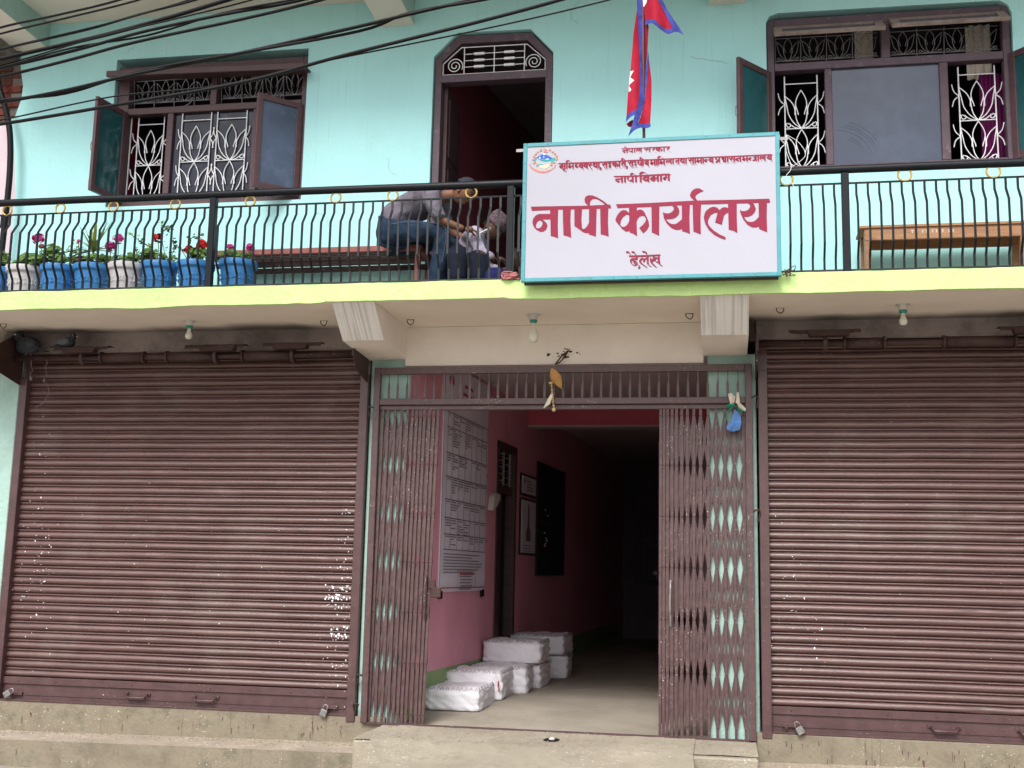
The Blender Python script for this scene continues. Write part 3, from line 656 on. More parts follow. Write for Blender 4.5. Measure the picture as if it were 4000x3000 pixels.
# ------------------------------------------------------------------ upstairs doorway
def doorway():
    w = empty('balcony_door', (-1.97, .03, 3.83), None, None, parent=bld)
    o = [(-2.49, 3.825), (-2.49, 6.105), (-2.285, 6.315), (-1.64, 6.308), (-1.442, 6.09), (-1.442, 3.825)]
    i_ = [(-2.432, 3.825), (-2.432, 6.08), (-2.262, 6.245), (-1.668, 6.24), (-1.502, 6.065), (-1.502, 3.825)]
    mb = MB(); plate(mb, [o+i_[::-1]], .03, .13); mb.box(-2.45, -1.485, .024, .128, 5.885, 5.955, .003)
    mb.build('frame', T['woodr'], w)
    g_ = MB()
    z0, z1 = 5.965, 6.215
    def t(p, r=.005): g_.tube([(x, .05, z) for x, z in p], r, 5, False)
    t([(-2.425, z0), (-1.51, z0)]); t([(-2.425, z0), (-2.425, 6.07), (-2.262, z1), (-1.672, z1-.005), (-1.51, 6.06), (-1.51, z0)])
    for x in (-2.235, -1.965, -1.695): t([(x, z0), (x, z1)])
    for z in (6.03, 6.09, 6.15): t([(-2.235, z), (-1.695, z)], .004)
    for cx, s in ((-2.32, 1), (-1.61, -1)):
        pts = []
        for k in range(40):
            a = -.5+k*.35; r = .075*(1-k/46); pts.append((cx+s*r*math.cos(a), 6.045+r*math.sin(a)))
        t(pts, .0045)
    g_.build('transom_grille', T['grille'], w)
    b = MB()
    for x in (-2.10, -1.83):
        for z in (6.03, 6.09, 6.15): b.box(x-.048, x+.048, .04, .06, z-.011, z+.011, .004)
    b.build('grille_plates', T['grille'], w)
    # leaf opened inward on the left
    d = MB(); d.box(-2.43, -2.395, .13, .62, 3.83, 5.88, .003)
    for a, c in ((3.95, 4.55), (4.65, 5.15), (5.25, 5.80)): d.box(-2.398, -2.385, .19, .56, a, c, .006)
    d.build('door_leaf', T['wood'], w)
doorway()
# things seen inside the upper room: papers on wall
for k, (y, z, s) in enumerate(((1.3, 5.25, .10), (1.6, 5.1, .12), (2.1, 5.0, .10))):
    x = -2.62+.157*(y-.24)+.012
    P(MB().box(x, x+.004, y, y+s, z, z+s*1.6).build('wall_paper', T['mort']), ('faded paper pinned to the room wall beyond the balcony door, nearest the door', 'faded paper in the middle of the room wall beyond the balcony door', 'faded paper deepest inside the room beyond the balcony door')[k], 'paper', 'papers on the dim room wall')

# ------------------------------------------------------------------ neighbour at the left edge
nb = empty('neighbour_building', (-7.4, -.1, 0), 'pale pink neighbouring house with exposed brick, at the left edge', 'building')
b = MB(); b.box(-9.5, -6.40, .012, .20, 0, 5.72); b.build('pink_plaster_wall', T['palepink'], nb)
b = MB(); b.box(-9.5, -6.42, .03, .20, 5.72, 6.85); b.build('sooty_wall', T['mort'], nb)
random.seed(5)
bk = MB().box(-.115, .115, -.05, .05, -.034, .034, .005).mesh('brick', T['brick'])
for j in range(8):
    z = 5.765+j*.074
    for i in range(3):
        x = -6.64-i*.236-(.118 if j % 2 else 0)
        inst(bk, 'brick', nb, (x+random.uniform(-.005, .005), .064+random.uniform(-.010, .008), z), (random.uniform(-.03, .03), 0, random.uniform(-.03, .03)))
b = MB(); b.box(-9.5, -6.60, -.30, .2, 6.36, 6.50, .02); b.build('eave', T['mort'], nb)
b = MB(); b.tube(smooth2([(-6.72, -.15, 6.35), (-6.66, -.15, 6.05), (-6.58, -.15, 5.85), (-6.50, -.15, 5.6), (-6.46, -.15, 5.3), (-6.45, -.15, 4.9), (-6.47, -.15, 4.0), (-6.47, -.15, 3.83)]), .028, 10)
P(b.build('drain_pipe', T['cable']), 'black plastic drain pipe bending down the left edge of the facade', 'pipe')

# ------------------------------------------------------------------ roller shutters
def slat_mesh(w):
    prof = [(.006, -.002), (.001, .0015), (-.009, .004), (-.0155, .010), (-.0195, .019), (-.0195, .028), (-.0165, .037), (-.0115, .045), (-.005, .0515), (.002, .0560), (.006, .0580), (-.002, .0600), (-.0115, .0632), (-.0125, .0680), (-.008, .0730), (.002, .0765), (.006, .0800)]
    b = MB(); nx = 60; vs = []; dents = [(random.uniform(.1, w-.1), random.uniform(.03, .10), random.uniform(.002, .006), random.uniform(-.002, .002)) for _ in range(random.choice((0, 1, 1, 2, 3)))]
    for i in range(nx+1):
        x = w*i/nx; dn = sum(d*math.exp(-((x-c)/q)**2) for c, q, d, _ in dents); dz_ = sum(g_*math.exp(-((x-c)/q)**2) for c, q, _, g_ in dents)
        for y, z in prof: vs.append((x, y+.0016*noise.noise(Vector((x*3, z*20, w*7)))+(dn if .008 < z < .055 else 0), z+dz_+.0024*noise.noise(Vector((x*1.4, 4, w*70)))))
    n = len(prof)
    b.add(vs, [[i*n+k, (i+1)*n+k, (i+1)*n+k+1, i*n+k+1] for i in range(nx) for k in range(n-1)], True)
    return b
def shutter(x0, x1, zb, ztop, label):
    s = empty('roller_shutter', ((x0+x1)/2, 0, zb), label, 'shutter', 'brown roller shutters'); s['z0'] = zb+.20
    me = [slat_mesh(x1-x0+.001*q_).mesh('slat', T['slat']) for q_ in range(9)]
    z = zb+.20; k = 0
    while z < ztop:
        dx = random.uniform(-.004, .004)
        inst(me[(k*5) % 9], 'slat', s, (x0+dx, .055+random.uniform(-.0015, .0015), z), (0, R_(random.uniform(-.035, .035)), 0)); z += .0795; k += 1
    b = MB(); b.box(x0-.01, x1+.01, .035, .05, zb+.012, zb+.155); b.box(x0-.01, x1+.01, .020, .035, zb+.14, zb+.20, .003); b.box(x0-.01, x1+.01, -.012, .036, zb, zb+.014, .002); b.box(x0-.01, x1+.01, .028, .036, zb+.05, zb+.056)
    for i in range(9):
        x = x0+.15+(x1-x0-.3)*i/8; b.ball((x, .019, zb+.17), .008, 1, .5, 1, 6, 4)
    b.build('bottom_rail', T['brown'], s)
    for x in ((x0+x1)/2-.30, (x0+x1)/2+.32):
        h = MB(); h.box(x-.12, x-.085, .022, .036, zb+.085, zb+.11, .003); h.box(x+.085, x+.12, .022, .036, zb+.085, zb+.11, .003)
        h.tube([(x-.10, .02, zb+.098), (x-.075, -.015, zb+.07), (x+.075, -.015, zb+.07), (x+.10, .02, zb+.098)], .009, 6)
        h.box(x-.075, x+.075, .018, .034, zb+.045, zb+.072, .004)
        h.build('pull_handle', T['brown'], s)
    for xx in (x0+.13, x1-.16):
        h = MB(); h.box(xx-.05, xx+.07, .012, .036, zb+.045, zb+.075, .004); h.tube([(xx-.02, -.02, zb+.045), (xx-.02, .03, zb+.06)], .012, 8); h.build('hasp', T['brown'], s)
    # side channels
    for a, c in ((x0-.068, x0+.006), (x1-.006, x1+.068)):
        h = MB(); h.box(a, c, -.02, .09, zb-.04, 3.27, .004); h.box(a, c, .03, .11, 3.27, 3.5); h.build('guide_channel', T['brown'], s)
    return s
def splashes(s, spots, seed):
    random.seed(seed); b = MB()
    for (cx, cz, rx, rz, n, sz) in spots:
        for _ in range(n):
            x = cx+random.gauss(0, rx); z = cz+random.gauss(0, rz); ph = ((z-s['z0']) % .0795)
            if ph > .055: continue
            y = .055-.0205*math.sin(min(1, ph/.056)*math.pi)**.6-.0015; w = sz*random.uniform(.35, 1.3); h = w*random.choice((.6, .8, 1, 1.8))
            h = min(h, .014); m_ = 6
            vs = [(x+w*math.cos(q*math.pi/3)*random.uniform(.6, 1), y-.0004*random.random(), z+h*math.sin(q*math.pi/3)*random.uniform(.6, 1)) for q in range(m_)]
            b.add(vs, [list(range(m_))])
    b.build('paint_splashes', T['grille'], s, kind='stuff')
sh1 = shutter(-6.178, -3.04, .452, 3.44, 'wide brown roller shutter left of the folding gate, white paint splashes down its right edge')
sh2 = shutter(.335, 3.46, .470, 3.48, 'wide brown roller shutter right of the folding gate, cut off by the picture edge')
splashes(sh1, [(-3.16, 1.25, .07, .30, 120, .006), (-3.12, 1.75, .04, .25, 50, .006), (-3.2, 1.42, .05, .03, 60, .010), (-3.14, 1.12, .06, .02, 50, .009), (-5.95, 1.6, .09, .35, 110, .006), (-6.0, 2.5, .08, .4, 40, .005), (-4.8, 1.7, .7, .5, 34, .005), (-3.16, .75, .06, .12, 24, .006), (-4.4, 1.2, .9, .4, 20, .005)], 5)
splashes(sh2, [(.52, 1.4, .08, .25, 30, .006), (.50, 1.75, .07, .2, 14, .005), (1.4, 2.0, .5, .5, 10, .005), (.7, 1.2, .03, .1, 12, .006)], 6)
for q_ in (sh1, sh2): del q_['z0']
def hood(s, x0, x1, z, sheets, zl):
    b = MB(); b.tube([(x0, -.13, z), (x1, -.13, z)], .026, 10)
    b.build('shaft', T['hood'], s)
    for a, c in zl:
        b = MB(); b.tube([(a, -.13, z), (a+.02, -.13, z)], .052, 14); b.tube([(a+.02, -.13, z), (c-.02, -.13, z)], .043, 14); b.tube([(c-.02, -.13, z), (c, -.13, z)], .052, 14)
        b.build('spring_drum', T['hood'], s)
    for cx, w, dz, cur in sheets:
        b = MB()
        n = 12; vs = []
        for i in range(n+1):
            x = cx-w/2+w*i/n; j_ = .006*noise.noise(Vector((i*.9, cx*3, 1)))
            for yy, zz in ((-.10, dz+.075), (-.17, dz+.08), (-.215, dz+.062), (-.225, dz+.02+j_*.6)): vs.append((x+.01*noise.noise(Vector((i, yy*9, cx))), yy, z+zz*.72+j_-.012))
        b.add(vs, [[i*4+k, (i+1)*4+k, (i+1)*4+k+1, i*4+k+1] for i in range(n) for k in range(3)])
        xa_ = cx-w*.30 if cur else cx-w*.22; xb_ = xa_+w*.55
        b.add([(xa_, -.245, z+dz-.045), (xb_, -.245, z+dz-.04), (xb_+.02, -.235, z+dz+.008), (xa_-.02, -.235, z+dz+.003), (xa_, -.17, z+dz-.045), (xb_, -.17, z+dz-.04), (xb_+.02, -.17, z+dz+.02), (xa_-.02, -.17, z+dz+.015)],
              [(0, 1, 2, 3), (0, 4, 5, 1), (3, 2, 6, 7), (0, 3, 7, 4), (1, 5, 6, 2)])
        b.build('metal_sheet', T['hood'], s)
        b = MB(); ring = [(cx, -.14-.075*math.sin(a), z+.075*math.cos(a)) for a in [R_(d) for d in range(-10, 220, 23)]]
        b.bar([(p[0], p[1], p[2]) for p in ring], .03, .008); b.build('clamp_ring', T['hood'], s)
    for xx, sg in ((x0, -1), (x1, 1)):
        b = MB()
        b.add([(xx, -.40, 3.50), (xx, -.40, 3.36), (xx, -.34, 3.27), (xx, .0, 3.20), (xx, .0, 3.66), (xx, -.12, 3.66),
               (xx+.008*sg, -.40, 3.50), (xx+.008*sg, -.40, 3.36), (xx+.008*sg, -.34, 3.27), (xx+.008*sg, .0, 3.20), (xx+.008*sg, .0, 3.66), (xx+.008*sg, -.12, 3.66)],
              [(0, 1, 2, 3, 4, 5), (11, 10, 9, 8, 7, 6), (0, 6, 7, 1), (1, 7, 8, 2), (2, 8, 9, 3), (3, 9, 10, 4), (4, 10, 11, 5), (5, 11, 6, 0)])
        b.box(xx-.012, xx+.012, -.41, -.38, 3.36, 3.50, .003)
        b.build('side_plate', T['hood'], s)
hood(sh1, -6.24, -2.99, 3.425, [(-5.55, .52, .07, 1), (-4.30, .54, .07, 0), (-3.60, .52, .08, 1)], [(-5.40, -4.98), (-4.78, -4.30), (-4.08, -3.60)])
hood(sh2, .255, 3.52, 3.462, [(.78, .54, .085, 0), (2.33, .54, .085, 1)], [(.92, 1.24), (1.66, 2.2)])
# little signs of cobweb and straw hanging at left of the shutter hood
b = MB()
random.seed(11)
for x in (-6.05, -5.9):
    p = [(x, -.17, 3.40)]
    for k in range(5): p.append((x+random.uniform(-.02, .03), -.17, 3.40-.03*(k+1)))
    b.tube(p, .004, 4, False)
b.tube(smooth2([(-5.90, -.17, 3.22), (-5.85, -.17, 3.12), (-5.90, -.17, 3.02), (-5.97, -.17, 2.98)]), .003, 4, False)
b.ball((-6.03, -.18, 3.24), .016, 1, 1, 1.6, 6, 5); b.ball((-5.90, -.18, 3.22), .011, 1, 1, 2, 6, 5)
P(b.build('straw_strand', T['mort']), 'dangling straw and cobweb strands under the left end of the shutter shaft', 'straw')

# padlocks
def padlock(x, y, z, rot, label):
    e = empty('padlock', (x, y, z), label, 'padlock', 'padlocks on the shutters', rotz=0); e.rotation_euler = (0, R_(rot), 0)
    b = MB().box(-.028, .028, -.010, .010, -.065, -.005, .006); b.build('body', T['silver'], e, local=True)
    b = MB(); b.tube([(-.018, 0, -.01), (-.018, 0, .02), (-.008, 0, .034), (.008, 0, .034), (.018, 0, .02), (.018, 0, -.01)], .005, 6); b.build('shackle', T['silver'], e, local=True)
padlock(-3.22, -.035, .505, 20, 'steel padlock hanging at the bottom right corner of the left shutter')
padlock(.53, -.045, .535, -28, 'steel padlock hanging at the bottom left corner of the right shutter')
padlock(-6.06, -.035, .53, 55, 'padlock at the bottom left corner of the left shutter')

# ------------------------------------------------------------------ collapsible gate
gt = empty('folding_gate', (-1.35, 0, .40), 'brown collapsible steel lattice gate pulled open to both sides under its spiked top grate', 'gate')
b = MB()
b.box(-2.915, -2.86, -.045, .0, .41, 3.325, .004); b.box(.165, .222, -.045, .0, .41, 3.325, .004)
b.box(-2.86, .165, -.044, -.002, 3.268, 3.324, .004); b.box(-2.86, .165, -.05, -.004, 3.005, 3.058, .004); b.box(-2.86, .165, -.02, .03, 2.965, 3.004, .004)
b.box(-2.86, .165, -.034, -.018, .402, .418)
b.box(-2.80, .165, .012, .018, .405, .412)
b.build('gate_frame', T['gatep'], gt)
pk = MB(); pk.bar([(0, 0, 0), (0, 0, .10), (0, 0, .105)], .020, .006); pk.add([(-.010, -.003, .105), (.010, -.003, .105), (.010, .003, .105), (-.010, .003, .105), (.001, -.003, .165), (.004, -.003, .165), (.004, .003, .165), (.001, .003, .165)], [(0, 1, 5, 4), (1, 2, 6, 5), (2, 3, 7, 6), (3, 0, 4, 7), (4, 5, 6, 7)])
pk.bar([(.0025, 0, .13), (.0025, 0, .215)], .007, .006)
pkm = pk.mesh('picket', T['gatep'])
x = -2.787; k = 0
while x < .13:
    o = inst(pkm, 'picket', gt, (x, -.024, 3.056), (0, R_(random.uniform(-.8, .8)), 0)); x += .0785+random.uniform(-.003, .003); k += 1
def leaf(xs_top, xs_bot, rows, yb):
    n = len(xs_top)
    def xa(i, z): t = (z-.9)/(2.92-.9); return xs_bot[i]+(xs_top[i]-xs_bot[i])*t
    zt, zb = 3.0, .415
    for i in range(n):
        d = MB(); w = .021
        d.bar([(xa(i, zb), yb-.008, zb), (xa(i, zt), yb-.008, zt)], w, .012)
        for z in rows: d.ball((xa(i, z), yb-.015, z), .0075, 1, .6, 1, 6, 4)
        d.build('upright', T['gatep'], gt)
    for i in range(n-1):
        for k in range(len(rows)-1):
            za, zc = rows[k], rows[k+1]
            for s in (0, 1):
                d = MB()
                p, q = ((xa(i, za), za), (xa(i+1, zc), zc)) if s else ((xa(i+1, za), za), (xa(i, zc), zc))
                yy = yb+.004+.005*s
                d.bar([(p[0], yy, p[1]), (q[0], yy, q[1])], .0235, .004); d.build('lattice_strap', T['gatep'], gt)
rows = [2.911, 2.512, 2.105, 1.705, 1.30, .894, .492]
XRt = [-.504, -.477, -.448, -.413, -.378, -.336, -.291, -.240, -.187, -.127, -.064, .004, .077, .150]
leaf(XRt, [x-.004 for x in XRt], rows, .0)
leaf([-2.835, -2.789, -2.729, -2.672, -2.619, -2.576, -2.538, -2.503, -2.470, -2.428, -2.390, -2.354], [-2.852, -2.798, -2.743, -2.688, -2.644, -2.606, -2.571, -2.537, -2.496, -2.456, -2.424, -2.394], rows, .0)
for x, tilt in ((-2.405, 0), (-.425, 0)):
    h = MB(); h.tube(smooth2([(x, -.02, 1.60), (x, -.06, 1.55), (x-.004, -.065, 1.42), (x, -.05, 1.30), (x, -.02, 1.24)]), .010, 8); h.build('pull_handle', T['silver'] if x > -1 else T['gatep'], gt)
h = MB(); h.box(-2.39, -2.33, -.03, -.01, 1.49, 1.56, .004); h.box(-2.36, -2.28, -.04, -.015, 1.42, 1.50, .004); h.build('latch', T['hood'], gt)
for xx, z in ((-2.93, 2.98), (-2.93, .78), (-2.95, .55), (.235, 3.05), (.24, 2.15)):
    h = MB(); s_ = -1 if xx < 0 else 1
    h.tube(smooth2([(xx-.02*s_, -.04, z), (xx+.012*s_, -.05, z+.01), (xx+.03*s_, -.03, z-.01), (xx+.02*s_, -.01, z-.08)]), .008, 6); h.build('binding_rod', T['hood'], gt)

# ornaments on the gate
e = empty('door_charm', (-1.375, -.07, 3.30), 'dry leaf and twisted straw bead charm hanging from the top of the gate', 'ornament')
b = MB(); vs = []
for k in range(9):
    t = k/8; w = .05*math.sin(math.pi*min(1, t*1.05+.03))*(1-.3*t)
    cx, cz = -1.39+.075*t+.02*t*t, 3.30-.19*t
    vs += [(cx-w, -.075+.01*math.sin(t*5), cz-w*.25), (cx+w, -.085+.01*math.cos(t*4), cz+w*.25)]
b.add(vs, [[2*i, 2*i+1, 2*i+3, 2*i+2] for i in range(8)], True); b.build('dry_leaf', T['dryleaf'], e)
b = MB()
for k in range(13): b.ball((-1.392+.006*k/3, -.075, 3.165-.016*k), .0105 if k % 2 else .0075, 1, 1, .9, 7, 5)
b.ball((-1.395, -.075, 3.175), .02, 1, 1, .7, 8, 6); b.ball((-1.368, -.075, 2.955), .018, 1, 1, 1, 8, 6)
b.build('bead_string', T['bead'], e)
b = MB(); b.add([(-1.385, -.08, 3.10), (-1.375, -.08, 3.08), (-1.40, -.08, 3.00), (-1.455, -.08, 2.965), (-1.425, -.08, 3.03)], [(0, 1, 2, 3, 4)]); b.build('dry_petal', T['rag'], e)
b = MB()
for k in range(6): b.tube(smooth2([(-1.37, -.02, 3.34), (-1.35+.02*k/2, -.05, 3.36+.01*(k % 3)), (-1.31+.012*k, -.03, 3.42+.01*k)]), .004, 4, False)
b.build('twig_knot', T['soil'], e)
e = empty('rag_bundle', (.08, -.07, 3.03), 'blue, green and white rags tied to the top right of the gate', 'rags')
def ragm(pts, mat, nm, dy=.0):
    b = MB(); n = len(pts); c = (sum(p[0] for p in pts)/n, sum(p[1] for p in pts)/n)
    vs = [(p[0], -.075-dy+.012*math.sin(i*2.1), p[1]) for i, p in enumerate(pts)]+[(c[0], -.10-dy, c[1])]
    b.add(vs, [[i, (i+1) % n, n] for i in range(n)]); b.build(nm, mat, e)
ragm([(.085, 2.955), (.125, 2.90), (.135, 2.84), (.12, 2.79), (.07, 2.775), (.03, 2.785), (.015, 2.80), (.025, 2.835), (.05, 2.85)], T['bluecloth'], 'blue_rag')
ragm([(.005, 2.98), (.04, 3.0), (.08, 3.0), (.085, 2.98), (.04, 2.965)], T['greencloth'], 'green_ribbon', .004)
ragm([(.09, 2.975), (.15, 2.95), (.145, 2.925), (.115, 2.94)], T['greencloth'], 'green_ribbon', .004)
ragm([(.03, 3.075), (.06, 3.085), (.075, 3.06), (.09, 3.05), (.08, 3.0), (.05, 2.985)], T['rag'], 'white_rag', .008)
ragm([(.09, 3.0), (.13, 2.985), (.17, 2.955), (.165, 2.935), (.12, 2.955), (.10, 2.995), (.115, 3.09), (.10, 3.085)], T['rag'], 'white_rag', .008)
b = MB(); b.tube(smooth2([(.07, -.08, 2.97), (.035, -.08, 2.94), (.02, -.08, 2.89), (.0, -.08, 2.84)]), .004, 5); b.build('green_string', T['greencloth'], e)

# ------------------------------------------------------------------ soffit lamps and hooks
def lamp(x, y, r, h, label):
    e = empty('light_bulb', (x, y, 3.68), label, 'light bulb', 'bulbs under the balcony')
    b = MB(); b.lathe([(0.001, -.004), (.055, -.004), (.058, 0), (.03, 0)], (x, y, 3.68), 8); b.lathe([(.034, 0), (.034, -.03), (.028, -.045)], (x, y, 3.676), 14); b.build('ceiling_rose', T['holder'], e)
    b = MB(); b.lathe([(.030, -.042), (.031, -.058), (.022, -.066), (.001, -.067)], (x, y, 3.676), 14); b.build('holder_ring', T['tealp'], e)
    z = 3.612
    b = MB(); b.lathe([(.014, 0), (.015, -.02), (r*.62, -h*.35), (r*.95, -h*.55), (r, -h*.70), (r*.92, -h*.85), (r*.6, -h*.96), (.001, -h)], (x, y, z), 18); b.build('bulb', T['bulb'], e)
lamp(-4.44, -.42, .030, .095, 'small frosted bulb hanging over the left shutter')
lamp(-1.495, -.40, .043, .165, 'larger white LED bulb hanging in front of the gate')
lamp(1.32, -.51, .030, .095, 'small frosted bulb hanging over the right shutter')
for k, (x, y, l) in enumerate(((-6.16, -.45, 'wire hook under the balcony at its far left'), (-3.28, -.33, 'wire hook under the balcony just left of the left bracket'), (-2.54, -.30, 'wire hook under the balcony inside the left bracket'), (-.26, -.33, 'wire hook under the balcony beside the right bracket'), (.43, -.48, 'wire hook under the balcony just right of the right bracket'))):
    b = MB(); b.tube(smooth2([(x-.03, y, 3.682), (x-.028, y, 3.655), (x, y, 3.635), (x+.02, y, 3.65), (x+.025, y, 3.68)]), .004, 5, False); b.box(x-.035, x+.03, y-.004, y+.004, 3.676, 3.68)
    P(b.build('wire_hook', T['hood']), l, 'hook', 'wire hooks in the balcony soffit')
e = empty('light_bulb', (-.75, 5.5, 3.6), 'dim bulb hanging deep inside the corridor', 'light bulb')
b = MB(); b.lathe([(.012, 0), (.014, -.05), (.04, -.10), (.035, -.15), (.001, -.165)], (-.75, 5.5, 3.36), 12); b.build('bulb', T['holder'], e)
b = MB(); b.tube([(-.75, 5.5, 3.6), (-.75, 5.5, 3.36)], .004, 5); b.build('flex', T['cable'], e)

# ------------------------------------------------------------------ balcony railing
rl = empty('balcony_railing', (-1.3, -.93, FZ), 'black steel balcony railing with bellied bars and gold rings', 'railing')
b = MB(); pts = [(x, -.93, 4.598+.004*math.sin(x*1.3)+(.008 if x < -5 else 0)) for x in [XL+.05+(XR-XL-.05)*i/30 for i in range(31)]]
b.tube(pts, .031, 14); b.build('handrail', T['blackm'], rl)
b = MB(); b.box(XL+.05, XR, -.937, -.923, 4.489, 4.501); b.build('upper_flat_bar', T['blackm'], rl)
b = MB(); b.box(XL+.05, XR, -.936, -.922, 3.836, 3.848); b.build('lower_flat_bar', T['greym'], rl)
posts = [-6.49, -4.043, -1.600, .881, 3.33]
for x in posts:
    b = MB(); b.box(x-.027, x+.027, -.957, -.903, 3.80, 4.572, .004); b.build('post', T['blackm'], rl)
bal = MB(); bal.bar([(0, 0, 3.848), (0, -.004, 3.93), (0, -.07, 4.03), (0, -.07, 4.315), (0, 0, 4.412), (0, 0, 4.49)], .0155, .012)
bm_l = bal.mesh('baluster', T['blackm']); 
bal2 = MB(); bal2.v = list(bal.v); bal2.f = bal.f; bal2.m = bal.m; bal2.sm = bal.sm
bm_r = bal2.mesh('baluster', T['greym'])
for a, c in zip(posts[:-1], posts[1:]):
    n = int(round((c-a)/.0795)); st = (c-a)/n
    for i in range(1, n):
        x = a+st*i+random.uniform(-.003, .003)
        inst(bm_l if x < -2.9 or x > .3 else bm_r, 'baluster', rl, (x, -.93, 0), (0, 0, 0))
for x, r in ((-5.893, .041), (-5.405, .041), (-4.927, .041), (-4.378, .041), (-3.732, .041), (-3.013, .041), (-2.545, .041), (-1.914, .043), (.465, .046), (1.30, .047), (1.907, .047)):
    b = MB(); b.torus((x, -.93, 4.536+(.006 if x > 0 else 0)), r, .0078, 'y', 26, 8); b.build('gold_ring', T['gold'], rl)

# wire and pink ribbon knot at the sign corners
b = MB(); random.seed(9)
for k in range(7):
    p = [(-1.60+random.uniform(-.06, .09), -.97+random.uniform(-.03, 0), 3.85+random.uniform(-.03, .03)) for _ in range(6)]; b.tube(smooth2(p, 3), .006, 5, False)
P(b.build('ribbon_knot', T['pinkbud']), 'faded pink ribbon knotted round the foot of the post left of the signboard', 'ribbon')
b = MB()
for k in range(5):
    p = [(.42+random.uniform(-.05, .10), -1.0+random.uniform(-.03, 0), 3.83+random.uniform(-.05, .03)) for _ in range(5)]; b.tube(smooth2(p, 3), .003, 4, False)
P(b.build('binding_wire', T['hood']), 'loose binding wire at the lower right corner of the signboard', 'wire')
b = MB(); b.tube(smooth2([(.47, -1.0, 4.86), (.465, -.97, 4.75), (.50, -.97, 4.62), (.46, -.97, 4.55), (.50, -.97, 4.50), (.53, -.97, 4.44)]), .0026, 5); b.tube(smooth2([(.47, -1.0, 4.86), (.56, -.98, 4.80), (.60, -.98, 4.70), (.50, -.97, 4.62)]), .002, 5)
P(b.build('white_cord', T['grille']), 'thin white cord looped at the upper right corner of the signboard', 'cord')

# ------------------------------------------------------------------ signboard
sg = empty('signboard', (-.53, -1.06, 3.77), 'large white office signboard with teal frame and maroon lettering on the balcony railing', 'sign')
SX0, SX1, SZ0, SZ1 = -1.482, .412, 3.772, 4.853
b = MB(); b.box(SX0+.03, SX1-.03, -1.085, -1.06, SZ0+.03, SZ1-.03); b.build('panel', T['white'], sg)
b = MB(); w = .030
b.box(SX0, SX0+w, -1.092, -1.05, SZ0, SZ1, .003); b.box(SX1-w, SX1, -1.092, -1.05, SZ0, SZ1, .003)
b.box(SX0+w, SX1-w, -1.0915, -1.051, SZ0, SZ0+w, .003); b.box(SX0+w, SX1-w, -1.0915, -1.051, SZ1-w, SZ1, .003); b.build('frame', T['teal'], sg)
b = MB()
for i in range(12):
    x = SX0+.015+(SX1-SX0-.03)*i/11
    for z in (SZ0+.014, SZ1-.014): b.ball((x, -1.093, z), .004, 1, .5, 1, 6, 4)
for i in range(1, 7):
    z = SZ0+.014+(SZ1-SZ0-.028)*i/7
    for x in (SX0+.014, SX1-.014): b.ball((x, -1.093, z), .004, 1, .5, 1, 6, 4)
b.build('frame_screws', T['tealp'], sg)
b = MB(); b.box(SX0+.02, SX1-.02, -1.05, -1.02, SZ0-.012, SZ0+.03); b.box(SX0+.02, SX1-.02, -1.05, -1.02, 4.3, 4.33)
for x in (SX0+.1, SX1-.1, -.5): b.box(x, x+.03, -1.05, -1.02, SZ0, SZ1-.02)
b.build('back_frame', T['hood'], sg)
for a, c in ((-1.545, -1.47), (.40, .475)):
    b = MB(); b.box(a, c, -1.045, -1.04, 4.805, 4.828); b.build('bracket_strip', T['silver'], sg)
